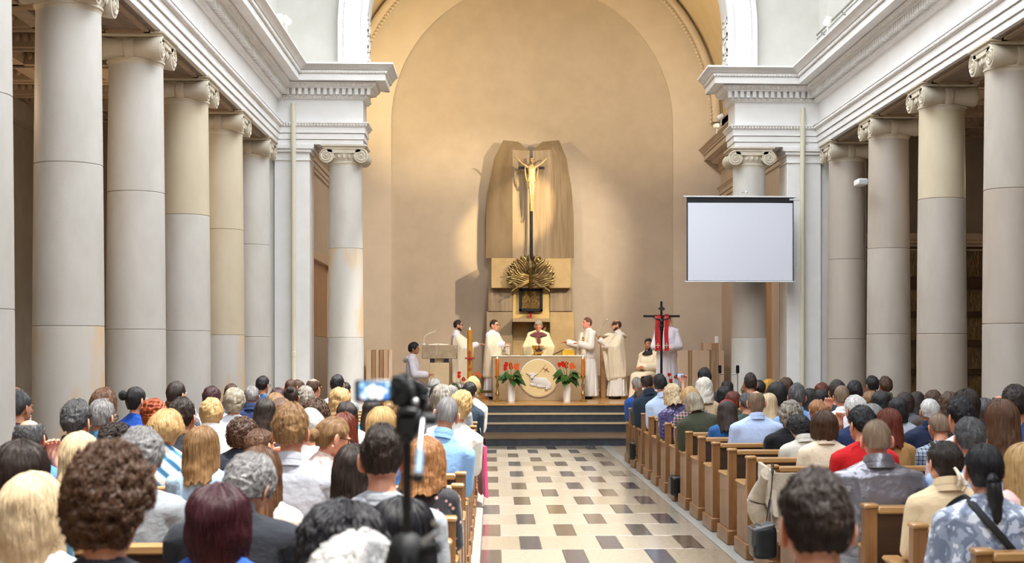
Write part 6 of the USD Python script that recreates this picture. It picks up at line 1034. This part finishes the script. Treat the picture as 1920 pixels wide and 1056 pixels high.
part(vc, 'hand_grip', mesh_of([bone(S1, (vp(772, 730), .014), (vp(786, 738), .013), (vp(776, 757), .014))], .01, 3), rub); part(vc, 'grip_strap', tube(spline([vp(775, 722), vp(796, 736, -.02), vp(788, 760)], 12), .006, 8, flat=2), rub); part(vc, 'microphone', tube([vp(748, 708), vp(758, 704), vp(765, 703)], .006, 10), rub); part(vc, 'record_button', (S1 * [.008, .004, .008] + vp(779, 755, -.02), trimesh.creation.icosphere(1).faces), mats['steel']); part(vc, 'eyepiece', tube([vp(744, 716, -.03), vp(744, 717, -.045), vp(744, 718, -.055)], .012, 12), rub)
sc_ = thing('camera_screen', 'lit folded-out screen at the left of the video camera', 'screen', vp(701, 754)); part(sc_, 'frame', bev(vp(666, 0)[0], vp(735, 0)[0], VY - .012, VY + .0, pz(755.5), pz(713), .003), cam_b); part(sc_, 'hinge', lathe([(.0, pz(752)), (.006, pz(752)), (.006, pz(716)), (.0, pz(716))], 14, (vp(734, 0)[0], VY - .004, 0)), rub)
N = {'tc': ('texture_coordinate', {}), 'v': ('voronoi_texture', dict(scale=90, feature='smooth_f1', smoothness=.7)), 'r': ('rgb_ramp', {'ramp': [(0, rgb('f4f2da')), (.3, rgb('e9ecdf')), (.5, rgb('b6cbd6')), (.75, rgb('5a84ae')), (1, rgb('1d3350'))]}), 'e': ('emission', dict(strength=1.0)), 'n': ('noise_texture', dict(scale=60, detail=1)), 'mx': ('mix', dict(mix_type='mix', fac=.6))}
scr = usdkit.material(stage, '/World/Looks/viewfinder_picture', N, [('tc.object', 'v.vector'), ('tc.object', 'n.vector'), ('v.distance', 'mx.color1'), ('n.fac', 'mx.color2'), ('mx.color', 'r.fac'), ('r.color', 'e.color')], surface='e.emission')
part(sc_, 'display', bev(vp(674, 0)[0], vp(732, 0)[0], VY - .0135, VY - .011, pz(749), pz(717), .0005), mat('display_blue', '4a7aa8', emit=.8), smooth=False)
for x, y, r, c in ((690, 731, 5, 'd9e2e6'), (700, 728, 7, 'f0eecb'), (713, 731, 6, 'eef0ea'), (723, 733, 5, 'c9d6e2'), (684, 742, 6, 'b9d2e6'), (699, 741, 6, 'f4efc4'), (713, 742, 6, 'f2f3ee'), (726, 744, 4, '3f74c0'), (680, 722, 4, '9cc0d2'), (728, 721, 3.5, 'bcd8e4'), (680, 747, 2.5, 'b04a50')):
    q = vp(x, y); part(sc_, 'picture_spot', lathe([(.0, 0), (r * VY / 2700, .0), (r * VY / 2700 * .9, .0008), (.0, .001)], 14, (q[0], VY - .0136, q[2]), axis='y'), mat('spot_' + c, c, emit=1.1))
# coat over a pew end, bags on the right-hand pew ends, pink garment at the left
ct = mat('coat_beige', 'b9ab98', .75, 'a99b88', 5, bump=.3, bscale=40, sheen=.2)
def drape(p, name, P0, P1, z0, z1, thick, wob, m, seed, nx=14, nz=20, label=None, flare=0.0):
    u = np.linspace(0, 1, nx); w = np.linspace(0, 1, nz); U, Wd = np.meshgrid(u, w); P0, P1 = np.array(P0, float), np.array(P1, float); d = P1 - P0; n = np.array([-d[1], d[0], 0]); n /= np.linalg.norm(n) + 1e-9
    base = P0[None, None] + d[None, None] * ((U - .5) * (1 + flare * Wd) + .5)[..., None]; o = wob * (meshkit.fbm(np.stack([U * 4, Wd * 1.5, U * 0 + seed], -1), 3, seed) - .5) * 2 * (.3 + .7 * Wd)
    z = z0 + (z1 - z0) * Wd + .03 * np.sin(U * 7 + seed) * Wd; A = base + n * (o + thick / 2)[..., None]; B = base + n * (o - thick / 2)[..., None]; A[..., 2] = z; B[..., 2] = z
    R = np.concatenate([A, B[:, ::-1]], 1); v, f = rings(R); return part(p, name, (v, f), m, label=label, smooth=60)
cy = 10.6; cp = thing('coat', 'beige coat hanging over a right-hand pew end above a black handbag', 'coat', at(1440, 872, cy)); X = lambda x, Y: at(x, 0, Y)[0]
drape(cp, 'body_panel', (X(1446, 9.72), 9.72, 0), (X(1500, 9.72), 9.72, 0), .86, .42, .03, .03, ct, 3); drape(cp, 'side_panel', (X(1449, 9.76), 9.76, 0), (X(1424, 10.6), 10.6, 0), .87, .60, .03, .03, ct, 5, flare=.3)
sv = spline([(X(1440, 9.9), 9.9, .84), (X(1428, 10.1), 10.05, .72), (X(1415, 10.2), 10.1, .62), (X(1424, 10.2), 10.1, .52)], 18); m = tube(sv, np.interp(np.linspace(0, 1, 18), [0, .5, 1], [.05, .07, .08]), 18); m = (noise_disp(m[0], m[1], .012, 18, 4), m[1]); part(cp, 'sleeve', m, ct, smooth=60); part(cp, 'button', lathe([(.0, 0), (.01, 0), (.01, .004), (.0, .006)], 12, (X(1457, 9.7), 9.69, .47), axis='y'), mat('button_cream', 'd8c9a8', .3))
lea = mat('black_leather', '121214', .35, spec=.5)
def bag(lab, c, w, d, h, strap, flap=True):
    t = thing('handbag', lab, 'bag', c); b = m3.Manifold.hull_points(np.vstack([S1 * .03 + c + V(sx_ * w / 2, sy * d / 2, z) for sx_ in (-1, 1) for sy in (-1, 1) for z in (-h / 2, h / 2)])); part(t, 'pouch', mesh_of([b], .03, 3), lea, smooth=60)
    if flap: part(t, 'flap', mesh_of([m3.Manifold.hull_points(np.vstack([S1 * .016 + c + V(-w / 2 - .024 , sy * (d / 2 + .01), z) for sy in (-1, 1) for z in (h / 2, -h * .1)] + [S1 * .016 + c + V(w / 2, sy * (d / 2 + .01), h / 2 + .03) for sy in (-1, 1)]))], .03, 2), mat('flap_leather', '38383a', .4), smooth=60)
    part(t, 'strap', tube(spline(strap, 20), .010, 8, flat=.4), lea, smooth=60); return t
bag('black handbag hanging under the beige coat on the pew end', at(1430, 1015, 9.5), .10, .16, .16, [at(1437, 1000, 9.5), at(1441, 960, 9.6), at(1447, 910, 9.65), at(1448, 870, 9.7)])
bag('black cloth bag hanging at a pew end below the olive jacket', at(1268, 910, 16.2), .10, .2, .16, [at(1266, 895, 16.2), at(1270, 860, 16.2), at(1280, 825, 16.2), at(1287, 806, 16.2)], flap=False)
bag('small black bag hanging at the first right-hand pew end', at(1188, 845, 20.9), .08, .18, .2, [at(1188, 828, 20.9), at(1189, 815, 20.95), at(1191, 800, 21.0)], flap=False)
bag('black bag hanging from a left pew end above the pink garment', at(902, 838, 17.6), .06, .16, .18, [at(902, 826, 17.6), at(902, 815, 17.6), at(900, 803, 17.65)], flap=False)
pk = thing('scarf', 'bright pink garment hanging from a left-hand pew end into the aisle', 'scarf', at(906, 850, 16.0)); drape(pk, 'cloth', (X(900, 16.1), 16.2, 0), (X(910, 15.7), 15.6, 0), .66, .12, .03, .03, mat('pink_cloth', 'e8205e', .6, 'f2447c', 4, sheen=.3), 9, flare=.2)
ph = HELD[1320] + V(-.03, .02, .02); PY = ph[1]; t = thing('phone', 'phone held up by the person at the front of the right block', 'phone', ph); part(t, 'case', bev(ph[0] - .055, ph[0] + .055, PY, PY + .012, ph[2] - .035, ph[2] + .035, .005), cam_b); part(t, 'screen', bev(ph[0] - .045, ph[0] + .048, PY - .004, PY + .001, ph[2] - .03, ph[2] + .03, .001), mat('phone_screen', '8aa6c8', emit=.8)); 
# chair in the aisle under the nearest person
cx_ = at(1530, 900, 3.56)[0]; t = thing('chair', 'plain wooden chair in the aisle under the person nearest the camera', 'chair', (cx_, 3.55, 0)); part(t, 'seat', bev(cx_ - .21, cx_ + .21, 3.40, 3.80, .37, .408, .012), oak)
for dx in (-.19, .19): part(t, 'leg', bev(cx_ + dx - .018, cx_ + dx + .018, 3.34, 3.375, 0, .76, .005), oak); part(t, 'leg', bev(cx_ + dx - .018, cx_ + dx + .018, 3.75, 3.79, 0, .375, .005), oak)
part(t, 'backrest', bev(cx_ - .19, cx_ + .19, 3.345, 3.37, .55, .76, .006), oak)
